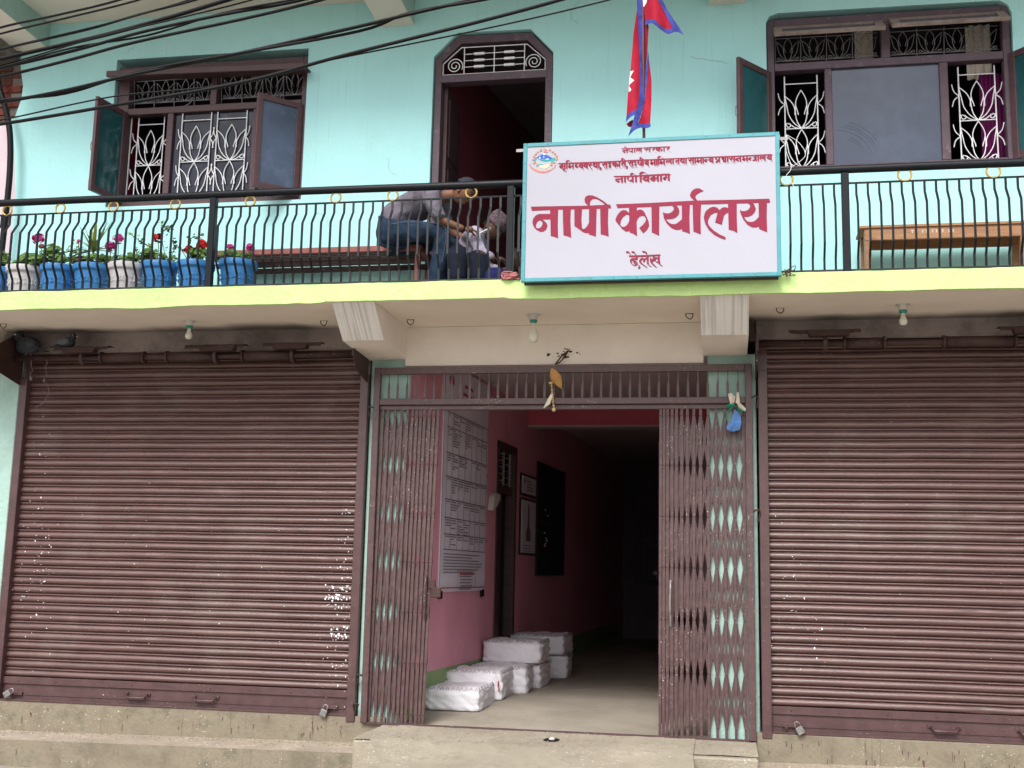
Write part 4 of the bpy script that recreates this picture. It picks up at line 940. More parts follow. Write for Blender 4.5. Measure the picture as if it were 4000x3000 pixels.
POLY = [[[(-14170,43540),(-12090,43500),(-9870,43450),(-8190,43480),(-8110,43170),(-9830,43180),(-12090,43220),(-14080,43190)]],[[(-12710,43260),(-12090,43240),(-12100,42030),(-12060,40990),(-12310,41110),(-12620,41200),(-12670,42500),(-12690,42950)]],[[(-12670,42920),(-13530,42940),(-13720,42870),(-13890,42720),(-13990,42540),(-14020,42270),(-13970,42090),(-13880,41890),(-13680,41680),(-13410,41550),(-13190,41550),(-12980,41700),(-12870,41990),(-12940,42190),(-13120,42380),(-13300,42500),(-12660,42480)],[(-13470,42440),(-13320,42360),(-13250,42250),(-13260,42110),(-13350,41940),(-13510,41830),(-13630,41830),(-13730,41880),(-13760,42020),(-13730,42170),(-13640,42330)]],[[(-11740,43230),(-11140,43200),(-11150,42260),(-11080,41010),(-11320,41130),(-11660,41220),(-11710,42240)]],[[(-10870,43220),(-10290,43200),(-10330,42410),(-10280,41740),(-10220,41660),(-10070,41680),(-9900,41870),(-9740,42170),(-9730,41330),(-9980,41330),(-10190,41410),(-10850,41920)]],[[(-9770,43180),(-9200,43170),(-9220,42150),(-9230,41030),(-9480,41140),(-9760,41220)]],[[(-8940,43170),(-8330,43170),(-8350,42120),(-8290,41000),(-8560,41130),(-8880,41200),(-8910,42190)]],[[(-9830,43440),(-9980,43590),(-10070,43700),(-10120,43930),(-10050,44130),(-9940,44210),(-9790,44250),(-9530,44230),(-9190,44090),(-8750,43810),(-8340,43460),(-8560,43450),(-8750,43640),(-8920,43770),(-9100,43880),(-9230,43950),(-9440,43960),(-9550,43910),(-9660,43800),(-9710,43690),(-9710,43440)]],[[(-7760,43480),(-5610,43480),(-2100,43540),(930,43500),(3340,43480),(3400,43180),(920,43210),(-2100,43240),(-5610,43180),(-7650,43180)]],[[(-6800,43180),(-6220,43180),(-6240,42050),(-6200,40990),(-6470,41180),(-6730,41270),(-6770,42110)]],[[(-6770,42760),(-6990,42960),(-7200,43020),(-7350,42970),(-7500,42850),(-7650,42650),(-7730,42500),(-7800,42280),(-7750,42150),(-7280,41550),(-7020,41360),(-6850,41360),(-6710,41430),(-6720,42640)],[(-6780,42580),(-6860,42640),(-6990,42650),(-7240,42480),(-7410,42180),(-7440,41870),(-7320,41730),(-7150,41720),(-6940,41850),(-6830,42030),(-6770,42200)]],[[(-6240,42910),(-6110,42980),(-5960,43010),(-5790,42940),(-5640,42760),(-5500,42420),(-5350,42060),(-5320,41730),(-5490,41410),(-5750,41190),(-6040,41600),(-5790,41810),(-5580,42070),(-5540,42290),(-5670,42490),(-5840,42530),(-6050,42440),(-6170,42270),(-6240,42090)]],[[(-5150,43210),(-4570,43190),(-4590,40960),(-4860,41110),(-5120,41230)]],[[(-3670,43270),(-3370,43260),(-3190,43040),(-3110,42810),(-3150,42540),(-3330,42340),(-3480,42260),(-3670,42210),(-4090,42200),(-3980,42040),(-3850,41920),(-3700,41830),(-3540,41800),(-3370,41820),(-3240,41900),(-2910,42160),(-2910,41430),(-3150,41360),(-3410,41380),(-3720,41550),(-4030,41880),(-4240,42300),(-4320,42740),(-4160,42660),(-3890,42630),(-3670,42720),(-3520,42890),(-3510,43050)]],[[(-2940,43260),(-2350,43240),(-2390,42240),(-2360,41030),(-2630,41170),(-2910,41250)]],[[(-2150,43260),(-1540,43260),(-1590,42210),(-1570,40970),(-1850,41100),(-2100,41200),(-2130,42230)]],[[(-1970,43520),(-2230,43740),(-2340,43950),(-2270,44180),(-2100,44380),(-1880,44470),(-1660,44460),(-1360,44260),(-1660,44130),(-1840,44020),(-1930,43910),(-1950,43780),(-1810,43520)]],[[(430,42860),(260,42940),(100,42960),(-70,42900),(-220,42750),(-310,42870),(-410,42960),(-670,43030),(-840,42980),(-1020,42870),(-1190,42720),(-1280,42560),(-1350,42200),(-1240,41740),(-980,41280),(-600,40900),(-210,40670),(170,40510),(220,40650),(130,40740),(-210,40910),(-640,41220),(-940,41550),(-1050,41780),(-1040,42050),(-850,42410),(-590,42560),(-350,42580),(-540,41840),(-60,41650),(100,42330),(230,42480),(420,42550)]],[[(400,43250),(1020,43250),(1010,42120),(1040,40990),(780,41170),(430,41270)]],[[(1780,43210),(2150,43220),(2290,43020),(2370,42750),(2290,42500),(2070,42280),(1810,42180),(1520,42180),(1600,42030),(1720,41870),(1850,41800),(2020,41770),(2190,41800),(2320,41870),(2610,42150),(2610,41450),(2400,41370),(2100,41380),(1760,41590),(1470,42010),(1300,42420),(1240,42720),(1390,42610),(1650,42610),(1860,42720),(1990,42940),(1930,43130)]],[[(2570,43240),(3170,43210),(3130,42220),(3150,40980),(2860,41130),(2590,41250)]],[[(-6800,39530),(-5450,39530),(-4520,39550),(-4480,39460),(-5450,39410),(-6750,39410)]],[[(-7020,39830),(-6890,39870),(-6770,39810),(-6630,39540),(-6670,39550),(-6750,39680),(-6830,39750),(-6960,39710)]],[[(-6620,39820),(-6490,39850),(-6380,39790),(-6230,39540),(-6280,39540),(-6420,39730),(-6540,39710)]],[[(-5830,39840),(-5690,39830),(-5570,39810),(-5470,39710),(-5420,39520),(-5480,39530),(-5550,39670),(-5630,39710),(-5750,39710)]],[[(-6280,39430),(-6130,39420),(-6140,39190),(-6420,39190),(-6540,39130),(-6600,39010),(-6540,38880),(-6420,38800),(-6310,38830),(-6340,38890),(-6460,38980),(-6480,39080),(-6380,39140),(-6240,39080),(-6150,38970),(-6160,38830),(-6280,38730),(-6440,38770),(-6620,38920),(-6700,39050),(-6710,39200),(-6620,39300),(-6460,39330),(-6280,39330)],[(-6350,38990),(-6290,39040),(-6220,38970),(-6280,38910)]],[[(-6170,38840),(-6000,38740),(-5930,38610),(-6030,38490),(-6140,38600),(-6070,38620),(-6040,38700)]],[[(-5480,39310),(-5590,39310),(-5670,39250),(-5790,39340),(-5910,39300),(-6020,39180),(-6040,39030),(-5890,38860),(-5650,38710),(-5430,38540),(-5450,38610),(-5650,38770),(-5830,38920),(-5900,39050),(-5870,39150),(-5730,39230),(-5760,39030),(-5630,39000),(-5590,39170),(-5480,39230)]],[[(-5490,39440),(-5350,39430),(-5340,38800),(-5120,38630),(-5160,38620),(-5370,38780),(-5470,38880)]],[[(-5210,39340),(-5160,39280),(-5120,39180),(-5040,39250),(-5000,39460),(-4930,39460),(-4920,39360),(-4760,39340),(-4670,39270),(-4670,39200),(-4780,39250),(-4840,39100),(-4760,39000),(-4660,39010),(-4600,38890),(-4760,38950),(-4920,39120),(-5000,39020),(-5100,39000),(-5160,39030),(-5000,38860),(-4740,38570),(-4800,38570),(-5040,38770),(-5210,38970),(-5250,39110),(-5250,39280)]],[[(-4680,39480),(-4550,39470),(-4500,38800),(-4310,38640),(-4520,38760),(-4680,38930)]]]
YT = -1.0862
for i, loops in enumerate(POLY):
    b = MB(); plate(b, [[(x/1e4, z/1e4) for x, z in lp] for lp in loops], YT-.0004-.00012*i, YT+.0002)
    b.build('letter', T['maroon'], sg)
EMB = {'blue':[[(-13680,47470),(-13360,47640),(-13230,47540),(-13110,47600),(-12630,47310),(-12700,47170),(-12910,47220),(-13420,47260),(-13590,47210),(-13680,47300),(-13800,47340),(-13890,47290),(-13950,47350),(-13820,47370)]],'white':[[(-13360,47640),(-13240,47710),(-13120,47610),(-13230,47540)],[(-13620,47340),(-13570,47400),(-13490,47360),(-13520,47270),(-13600,47260)],[(-13300,47410),(-13250,47450),(-13210,47400),(-13250,47340)],[(-13110,47240),(-12870,47250),(-12840,47190),(-13090,47190)]],'green':[[(-13540,47200),(-13420,47280),(-13120,47220),(-12700,47180),(-12630,47290),(-12360,47300),(-12400,47070),(-12610,46860),(-12690,46840),(-12670,47080),(-13120,47030),(-13460,47110)],[(-13970,47270),(-13870,47350),(-13800,47260),(-13880,47070),(-13820,46930),(-13620,46860),(-13410,46830),(-13220,46800),(-13320,46700),(-13540,46720),(-13790,46840),(-13970,47030)]],'cream':[[(-13620,46730),(-13220,46770),(-12730,46820),(-12900,46580),(-13110,46470),(-13320,46480),(-13530,46590)]],'ribbon':[[(-14390,46900),(-14300,46890),(-14170,46660),(-13850,46450),(-13530,46320),(-13270,46270),(-12890,46320),(-12560,46460),(-12350,46710),(-12270,46800),(-12330,46670),(-12370,46520),(-12680,46310),(-13000,46170),(-13420,46150),(-13850,46300),(-14230,46560),(-14210,46640)]],'flag':[[(-13260,48110),(-12990,47920),(-13110,47910),(-12920,47760),(-13260,47760),(-13260,47700)]],'flower':[[(-13540,47980),(-13480,48040),(-13390,48020),(-13380,47920),(-13450,47880),(-13520,47900)],[(-13760,47850),(-13710,47910),(-13610,47880),(-13600,47790),(-13670,47750),(-13740,47770)],[(-13940,47710),(-13880,47770),(-13790,47740),(-13780,47640),(-13850,47600),(-13920,47620)],[(-14070,47520),(-14010,47580),(-13910,47560),(-13900,47460),(-13970,47420),(-14040,47440)],[(-14130,47290),(-14070,47340),(-13970,47320),(-13960,47220),(-14030,47180),(-14100,47200)],[(-14070,47000),(-14010,47060),(-13910,47030),(-13900,46940),(-13970,46890),(-14040,46910)],[(-13810,46820),(-13750,46880),(-13660,46850),(-13650,46760),(-13720,46720),(-13790,46740)],[(-12860,47970),(-12800,48030),(-12710,48010),(-12700,47910),(-12770,47870),(-12840,47890)],[(-12650,47820),(-12590,47880),(-12500,47850),(-12490,47760),(-12560,47720),(-12630,47740)],[(-12470,47650),(-12410,47710),(-12310,47680),(-12300,47590),(-12370,47540),(-12440,47560)],[(-12340,47450),(-12280,47500),(-12180,47480),(-12170,47380),(-12240,47340),(-12310,47360)],[(-12340,47220),(-12280,47270),(-12190,47250),(-12180,47150),(-12250,47110),(-12320,47130)],[(-12520,46980),(-12460,47040),(-12370,47020),(-12360,46920),(-12430,46880),(-12500,46900)],[(-12720,46810),(-12660,46860),(-12570,46840),(-12560,46740),(-12620,46700),(-12690,46720)]],'leaf':[[(-13560,47920),(-13500,47860),(-13440,47870),(-13500,47920)],[(-13780,47790),(-13720,47730),(-13660,47730),(-13720,47780)],[(-13960,47640),(-13900,47580),(-13840,47590),(-13900,47640)],[(-14080,47460),(-14030,47400),(-13960,47410),(-14030,47460)],[(-14140,47220),(-14090,47160),(-14020,47170),(-14090,47220)],[(-14080,46930),(-14030,46870),(-13960,46880),(-14030,46930)],[(-13820,46760),(-13770,46700),(-13700,46700),(-13770,46750)],[(-12880,47910),(-12820,47850),(-12760,47860),(-12820,47910)],[(-12660,47760),(-12610,47700),(-12550,47700),(-12610,47750)],[(-12480,47580),(-12430,47530),(-12360,47530),(-12430,47580)],[(-12350,47380),(-12300,47320),(-12230,47330),(-12300,47380)],[(-12360,47150),(-12300,47090),(-12240,47100),(-12300,47150)],[(-12530,46920),(-12480,46860),(-12420,46860),(-12480,46920)],[(-12730,46740),(-12680,46680),(-12610,46690),(-12680,46740)]]}
em = {'blue': 'eb', 'white': 'ew', 'green': 'eg', 'cream': 'ec', 'ribbon': 'er', 'flag': 'er', 'flower': 'ef', 'leaf': 'el'}
b = MB(); mats = []
for i, kname in enumerate(('green', 'blue', 'cream', 'white', 'ribbon', 'flag', 'leaf', 'flower')):
    mats.append(T[em[kname]]); b.cur = i
    for j, lp in enumerate(EMB[kname]): plate(b, [[(x/1e4, z/1e4) for x, z in lp]], YT-.0006-.0003*i-.00003*j, YT)
b.build('emblem', mats, sg, label='round state emblem with blue mountains, flower wreath and red ribbon')
# small lettering written with a slanted flat nib: glyph strokes in units of the stem height
G = {
 'n': (.85, [[(.72, 0), (.72, 1.02)], [(.72, .40), (.30, .42), (.12, .55), (.12, .72), (.25, .88), (.40, .80), (.36, .62)]]),
 'p': (.80, [[(.62, 0), (.62, 1.02)], [(.14, 0), (.14, .55), (.32, .78), (.62, .58)]]),
 'A': (.34, [[(.18, 0), (.18, 1.0)]]),
 'l': (.95, [[(.80, 0), (.80, 1.02)], [(.80, .36), (.64, .30), (.52, .45), (.46, .72)], [(.52, .42), (.36, .28), (.16, .45), (.14, .70), (.34, .98), (.64, 1.28)]]),
 's': (.92, [[(.78, 0), (.78, 1.02)], [(.48, 0), (.44, .35), (.20, .50), (.12, .25)], [(.20, .50), (.40, .85), (.80, 1.35)], [(.42, .42), (.78, .52)]]),
 'r': (.62, [[(.46, 0), (.48, .25), (.30, .50), (.12, .30)], [(.24, .50), (.42, .88), (.82, 1.30)]]),
 'k': (1.0, [[(.50, 0), (.50, 1.0)], [(.50, .28), (.30, .22), (.10, .48), (.25, .78), (.50, .55)], [(.50, .48), (.70, .26), (.90, .48), (.86, .72), (.74, .88)]]),
 'v': (.78, [[(.62, 0), (.62, 1.02)], [(.62, .30), (.36, .25), (.12, .50), (.26, .80), (.62, .58)]]),
 'vh': (.52, [[(.50, .30), (.30, .25), (.10, .50), (.24, .80), (.52, .58)]]),
 'Bh': (.95, [[(.80, 0), (.80, 1.02)], [(.10, 0), (.42, .02), (.40, .30), (.12, .52), (.20, .84), (.46, .74), (.44, .42)], [(.44, .46), (.80, .50)]]),
 'g': (.75, [[(.62, 0), (.62, 1.0)], [(.30, .0), (.36, .40), (.16, .55), (.14, .75), (.30, .72)]]),
 'm': (.88, [[(.74, 0), (.74, 1.02)], [(.20, 0), (.22, .50), (.10, .72), (.26, .84), (.40, .62)], [(.22, .50), (.74, .52)]]),
 'y': (.90, [[(.74, 0), (.74, 1.02)], [(.40, 0), (.46, .25), (.30, .42), (.14, .32)], [(.20, .42), (.34, .78), (.74, .62)]]),
 'sh': (.66, [[(.48, 0), (.44, .35), (.20, .50), (.12, .25)], [(.20, .50), (.40, .85), (.70, 1.3)], [(.42, .42), (.66, .50)]]),
 'th': (.92, [[(.76, 0), (.76, 1.02)], [(.22, .22), (.30, -.05), (.44, .15), (.30, .38), (.14, .40)], [(.20, .42), (.36, .80), (.76, .62)]]),
 'h': (.82, [[(.50, 0), (.50, .26), (.16, .34), (.40, .48), (.58, .56), (.30, .78), (.34, .95), (.56, .88)], [(.30, .78), (.40, 1.10), (.90, 1.45)]]),
 'ng': (.80, [[(.40, 0), (.40, .26), (.14, .36), (.46, .48), (.50, .74), (.28, .88), (.12, .70)], [(.66, .34), (.70, .40)], [(.30, 1.15), (.50, 1.25)]]),
 'gh': (.86, [[(.70, 0), (.70, 1.02)], [(.14, .10), (.34, .24), (.14, .34), (.14, .70), (.40, .82), (.70, .62)]]),
 't': (.72, [[(.58, 0), (.58, 1.02)], [(.58, .36), (.26, .42), (.14, .66), (.34, 1.0), (.62, 1.28)]]),
 'nh': (.56, [[(.56, .42), (.30, .42), (.12, .58), (.14, .76), (.32, .80), (.34, .62)]]),
 'pr': (.82, [[(.64, 0), (.64, 1.02)], [(.16, 0), (.16, .48), (.36, .62), (.64, .46)], [(.58, .66), (.12, 1.0)]]),
 'shh': (.82, [[(.68, 0), (.68, 1.02)], [(.14, .20), (.30, .0), (.46, .22), (.22, .48), (.52, .60), (.40, .95), (.60, 1.12)]]),
 'tr': (.74, [[(.60, 0), (.60, 1.02)], [(.60, .34), (.30, .40), (.58, .60), (.16, .98)]]),
 ',': (.30, [[(.10, .80), (.20, .92), (.10, 1.35)]]),
}
def stroke(mb, pts, pen, y):
    nx, nz = .40*pen*.79*2, -.40*pen*.62*2
    nx, nz = nx/2, nz/2; vs = []
    for x, z in pts: vs += [(x-nx, y, z-nz), (x+nx, y, z+nz)]
    mb.add(vs, [[2*i, 2*i+1, 2*i+3, 2*i+2] for i in range(len(pts)-1)])
def write_word(mb, text, x0, z0, x1, z1, h, pen, ybase):
    toks = text.split(); W_ = 0
    for t in toks:
        if t in G: W_ += G[t][0]
        elif t == 'I': W_ += .34
        elif t == 'i': W_ += .30
    sx = (x1-x0)/W_; cx = 0; yk = [0]
    dz = (z1-z0)/(x1-x0)
    def put(pts):
        yk[0] += 1
        pp = smooth2(pts, 3) if len(pts) > 2 else pts
        stroke(mb, [(x0+px*sx, z0+px*sx*dz-pz*h) for px, pz in pp], pen, ybase-.00004*yk[0])
    last = None; pend = None
    for t in toks:
        if t == 'e':
            put([(last-.42, -.38), (last-.20, -.42), (last, .0)]); continue
        if t == 'u': put([(last-.02, 1.0), (last-.22, 1.22), (last-.06, 1.40), (last+.28, 1.5)]); continue
        if t == 'i':
            put([(cx+.15, 0), (cx+.15, 1.0)]); put([(cx+.15, 0), (cx+.10, -.30), (cx+.40, -.52), (cx+.75, -.30), (cx+.95, 0)]); cx += .30; last = cx; continue
        if t == 'I':
            put([(cx+.16, 0), (cx+.16, 1.0)]); put([(cx-.28, 0), (cx-.36, -.28), (cx-.16, -.46), (cx+.06, -.28), (cx+.18, 0)]); cx += .34; continue
        adv, st = G[t]
        for s_ in st: put([(cx+px, pz) for px, pz in s_])
        # hairline tail on long stems
        for s_ in st:
            if len(s_) == 2 and s_[1][1] > .95: put([(cx+s_[1][0], .98), (cx+s_[1][0]+.26, 1.28)])
        last = cx+max(p[0] for p in st[0]); cx += adv
    put([(-.10, .0), (W_+.02, .0)])
WORDS = [('n e p A l', -0.732, 4.776, -0.585, 4.776, 0.033), ('s r k A r', -0.571, 4.776, -0.38, 4.776, 0.034), ('n A p I', -0.785, 4.562, -0.616, 4.559, 0.048), ('i v Bh A g', -0.605, 4.56, -0.379, 4.563, 0.051), ('Bh u i m', -1.206, 4.681, -1.094, 4.681, 0.043), ('vh y v sh th A ,', -1.088, 4.681, -0.886, 4.679, 0.045), ('s h k A r I ,', -0.884, 4.679, -0.69, 4.681, 0.045), ('s ng gh I y', -0.688, 4.682, -0.535, 4.682, 0.044), ('m A i m', -0.526, 4.681, -0.416, 4.682, 0.044), ('l A', -0.411, 4.682, -0.349, 4.682, 0.04), ('t th A', -0.342, 4.682, -0.255, 4.681, 0.04), ('s A m A nh y', -0.247, 4.682, -0.061, 4.681, 0.043), ('pr shh A s n', -0.052, 4.681, 0.138, 4.68, 0.042), ('m nh tr A l y', 0.143, 4.68, 0.358, 4.681, 0.042)]
for wd in WORDS:
    b = MB(); write_word(b, *wd, wd[5]*(.50 if wd[5] > .045 else .46), YT-.0008); b.build('small_lettering', T['maroon'], sg)

# ------------------------------------------------------------------ flag
fg = empty('flag', (-.60, -1.0, 4.85), 'crimson and blue double pennant flag hanging limp on a maroon pole above the signboard', 'flag')
b = MB(); b.tube([(-.565, -1.015, 3.9), (-.60, -1.015, 6.9)], .011, 8); b.build('pole', T['pole'], fg)
FL = {'inner':[[(-0.602,6.002),(-0.57,6.0),(-0.57,5.924),(-0.543,5.771),(-0.553,5.575),(-0.575,5.382),(-0.596,5.473)]],'red':[[(-0.622,6.119),(-0.606,6.117),(-0.615,5.851),(-0.603,5.474),(-0.602,5.139),(-0.63,5.078),(-0.707,5.045),(-0.697,5.218),(-0.677,5.403),(-0.654,5.702),(-0.626,5.928)],[(-0.542,5.515),(-0.53,5.424),(-0.519,5.32),(-0.519,5.171),(-0.529,4.984),(-0.618,4.97),(-0.592,5.065),(-0.568,5.211),(-0.556,5.322)],[(-0.595,6.155),(-0.538,6.15),(-0.489,5.994),(-0.411,5.852),(-0.359,5.732),(-0.439,5.737),(-0.509,5.795),(-0.569,5.814),(-0.58,5.925)]],'blue':[[(-0.634,6.119),(-0.595,6.117),(-0.591,5.849),(-0.581,5.622),(-0.575,5.397),(-0.575,5.249),(-0.592,5.102),(-0.618,5.118),(-0.608,5.25),(-0.611,5.474),(-0.621,5.776),(-0.63,5.928)],[(-0.548,5.575),(-0.54,5.515),(-0.556,5.322),(-0.568,5.211),(-0.592,5.065),(-0.618,4.97),(-0.643,4.953),(-0.692,4.879),(-0.661,4.958),(-0.63,5.078),(-0.599,5.191),(-0.592,5.25),(-0.575,5.382),(-0.558,5.486)],[(-0.529,4.988),(-0.524,4.955),(-0.598,4.946),(-0.694,4.877),(-0.643,4.957),(-0.618,4.974)],[(-0.707,5.049),(-0.63,5.08),(-0.633,5.037),(-0.675,5.025),(-0.71,5.001)],[(-0.538,6.15),(-0.51,6.133),(-0.453,5.992),(-0.383,5.858),(-0.338,5.768),(-0.278,5.659),(-0.352,5.701),(-0.362,5.736),(-0.411,5.852),(-0.489,5.994)],[(-0.569,5.818),(-0.502,5.796),(-0.439,5.741),(-0.361,5.736),(-0.348,5.699),(-0.397,5.699),(-0.467,5.726),(-0.523,5.775),(-0.566,5.78)]],'dark':[[(-0.71,5.001),(-0.675,5.025),(-0.633,5.037),(-0.641,4.964),(-0.668,4.967),(-0.696,4.978)]],'white':[[(-0.589,5.998),(-0.574,6.023),(-0.547,5.998),(-0.559,5.954),(-0.582,5.925)],[(-0.677,5.397),(-0.651,5.4),(-0.67,5.366),(-0.678,5.347),(-0.647,5.32),(-0.682,5.292),(-0.687,5.281),(-0.671,5.254),(-0.671,5.238),(-0.69,5.236),(-0.687,5.329)]]}
def cloth_y(x, z, amp, ph, base): return base+amp*math.sin((x+.6)*34+ph+z*1.2)+.012*math.sin(z*6+ph)
def cloth(loops, mat, nm, base, amp, ph):
    for lp in loops:
        vs, fs = fill([lp], 0)
        me = bpy.data.meshes.new('t'); me.from_pydata([(x, 0, z) for x, _, z in vs], [], fs); bm = bmesh.new(); bm.from_mesh(me); bpy.data.meshes.remove(me)
        bmesh.ops.remove_doubles(bm, verts=bm.verts[:], dist=1e-5)
        bmesh.ops.triangulate(bm, faces=bm.faces[:])
        for _ in range(4):
            es = [e_ for e_ in bm.edges if e_.calc_length() > .035]
            if not es: break
            bmesh.ops.subdivide_edges(bm, edges=es, cuts=1); bmesh.ops.triangulate(bm, faces=bm.faces[:])
        for v in bm.verts: v.co.y = cloth_y(v.co.x, v.co.z, amp, ph, base)
        b = MB(); b.bm(bm, True); bm.free(); b.build(nm, mat, fg)
cloth(FL['inner'], T['flagdark'], 'flag_inner_fold', -1.000, .010, 1.0)
cloth(FL['dark'], T['flagdark'], 'flag_inner_fold', -1.004, .010, 1.0)
cloth(FL['red'], T['flagred'], 'flag_cloth', -1.045, .030, .3)
cloth(FL['blue'], T['flagblue'], 'flag_border', -1.052, .030, .3)
cloth(FL['white'], T['flagwhite'], 'flag_symbol', -1.049, .030, .3)

# ------------------------------------------------------------------ cables
CABLES = [(0.009,[(-5.978,5.459),(-5.344,5.594),(-4.886,5.671),(-4.43,5.763),(-3.915,5.887)]),(0.008,[(-5.974,5.427),(-5.339,5.549),(-4.799,5.637),(-4.261,5.751),(-3.714,5.891)]),(0.009,[(-5.962,5.317),(-5.326,5.419),(-4.635,5.546),(-4.226,5.645),(-3.784,5.716),(-3.312,5.821)]),(0.007,[(-5.965,5.344),(-5.328,5.439),(-4.634,5.536),(-4.224,5.627),(-3.863,5.722),(-3.393,5.847)]),(0.016,[(-5.951,5.23),(-5.318,5.341),(-4.537,5.489),(-3.967,5.603),(-3.502,5.695),(-3.019,5.808)]),(0.006,[(-5.947,5.189),(-5.315,5.31),(-4.534,5.463),(-3.964,5.569),(-3.383,5.687),(-2.921,5.791)]),(0.012,[(-5.948,5.199),(-5.313,5.294),(-4.724,5.384),(-4.148,5.487),(-3.554,5.588),(-3.011,5.659),(-2.535,5.742)]),(0.008,[(-5.95,5.213),(-5.312,5.277),(-4.725,5.399),(-4.147,5.473),(-3.555,5.602),(-2.972,5.657),(-2.534,5.722)]),(0.012,[(-5.94,5.127),(-5.306,5.224),(-4.749,5.315),(-4.207,5.409),(-3.394,5.549),(-2.848,5.647),(-2.346,5.747)]),(0.013,[(-5.921,4.962),(-5.285,5.019),(-4.761,5.068),(-4.187,5.163),(-3.44,5.284),(-2.521,5.414),(-2.149,5.481),(-1.692,5.573),(-1.243,5.682)]),(0.011,[(-5.918,4.942),(-5.286,5.029),(-4.761,5.06),(-4.189,5.179),(-3.439,5.271),(-2.52,5.395),(-2.15,5.496),(-1.582,5.555),(-1.153,5.637)]),(0.013,[(-5.902,4.799),(-5.267,4.846),(-4.296,4.933),(-3.366,5.066),(-2.699,5.191),(-2.113,5.302),(-1.651,5.404),(-1.121,5.521),(-0.712,5.613)]),(0.006,[(-5.904,4.82),(-5.271,4.878),(-4.366,4.994),(-3.55,5.049),(-2.888,5.16),(-2.699,5.183),(-1.81,5.313),(-1.254,5.412),(-0.753,5.494),(-0.366,5.568)])]
cl = ['uppermost black cable crossing the top left corner', 'second thin cable crossing the top left corner', 'third cable from the top left corner, twisted with a thinner one', 'thin cable twisted round the third cable from the top', 'thickest black cable crossing above the left window', 'thin cable running along the thickest cable',
      'fifth cable from the top, paired with a thin one', 'thin cable paired with the fifth one from the top', 'single cable just above the left window', 'black cable twisted in a pair across the top of the left window', 'second strand of the twisted pair across the left window', 'lowest black cable crossing the left window and above the balcony door', 'thin lowest wire reaching the flag pole side']
for (r, pts), l in zip(CABLES, cl):
    p3 = smooth2([(x, -2.0+.02*math.sin(x*3+r*900), z) for x, z in pts], 6)
    b = MB(); b.tube(p3, r, 7); P(b.build('cable', T['cable']), l, 'cable', 'overhead cables')

# ------------------------------------------------------------------ benches
def bench_l():
    e = empty('metal_bench', (-3.2, -.25, FZ), 'red oxide steel bench on the balcony, the man in jeans sitting on its right end', 'bench')
    x0, x1, y0, y1, zt = -4.32, -2.44, -.42, -.06, 4.285
    b = MB(); b.box(x0, x1, y0, y0+.03, zt-.048, zt, .003); b.box(x0, x1, y1-.03, y1, zt-.048, zt, .003); b.box(x0, x0+.04, y0+.03, y1-.03, zt-.048, zt, .003); b.box(x1-.05, x1, y0+.03, y1-.03, zt-.048, zt, .003)
    b.build('seat_frame', T['bench'], e); MB().box(x0, x1, y1-.06, y1-.03, zt-.13, zt-.085, .003).build('rear_rail', T['hood'], e)
    for k in range(6): MB().box(x0+.04, x1-.05, y0+.045+k*.048, y0+.078+k*.048, zt-.03, zt-.022).build('seat_slat', T['hood'], e)
    for x in (x0+.02, x1-.03):
        for y in (y0+.02, y1-.02): MB().box(x-.022, x+.022, y-.02, y+.02, FZ, zt-.05, .003).build('leg', T['bench'], e)
    MB().box(x0+.04, x1-.05, y0+.1, y0+.13, zt-.13, zt-.09, .003).build('brace', T['hood'], e)
bench_l()
def bench_r():
    e = empty('wooden_bench', (1.8, -.25, FZ), 'varnished wooden bench on the balcony below the right window', 'bench')
    x0, x1, y0, y1, zt = 1.04, 2.62, -.42, -.10, 4.325
    MB().box(x0, x1, y0, y1, zt-.022, zt, .003).build('seat', T['plywood'], e)
    b = MB(); b.box(x0+.03, x1-.03, y0+.012, y0+.035, zt-.115, zt-.022, .003); b.box(x0+.03, x1-.03, y1-.035, y1-.012, zt-.115, zt-.022, .003); b.build('apron', T['benchw'], e)
    for x in (x0+.055, x1-.40, ):
        for y in (y0+.04, y1-.04): MB().box(x-.025, x+.025, y-.025, y+.025, FZ, zt-.022, .003).build('leg', T['benchw'], e)
    b = MB(); random.seed(21); x = 1.42
    for k in range(9):
        b.box(x, x+.006, y0+.0105, y0+.012, zt-.068, zt-.048); b.box(x-.008, x+.014, y0+.0105, y0+.0119, zt-.05, zt-.046); x += random.choice((.03, .045, .028))
    b.build('chalk_writing', T['rag'], e)
bench_r()

# ------------------------------------------------------------------ pots and plants
def aw(a, b_): return -6.125+a*.0010981, 4.125+(487-60*a/2140-b_)*.00107     # measured plan of the plants: run along the ledge, height
def pot_mesh(e, x, y, mat):
    b = MB(); z = FZ
    b.lathe([(.001, 0), (.110, 0), (.113, .01), (.141, .235), (.143, .25), (.156, .252), (.160, .262), (.160, .300), (.156, .307), (.149, .305), (.141, .27), (.001, .27)], (x, y, z), 32)
    b.build('pot', mat, e)
    b = MB(); n = 7
    for k in range(n*2):
        a = 2*math.pi*k/(n*2); zc = .165; rr = .1115+.029*(zc/.235)+.001
        c = (x+rr*math.cos(a), y+rr*math.sin(a), z+zc)
        rot = Matrix.Rotation(a-math.pi/2, 3, 'Z')
        if k % 2:
            b.torus(c, .015, .0045, 'y', 12, 5, rot)
        for q in range(4):
            t = R_(45+90*q); o = rot @ Vector((.024*math.cos(t), 0, .027*math.sin(t)))
            b.ball(Vector(c)+o, .010, 1.0, .35, .8, 6, 4)
    b.build('pot_relief', mat, e, kind='stuff')
    MB().lathe([(.001, .272), (.142, .272)], (x, y, z), 20).build('soil', T['soil'], e)
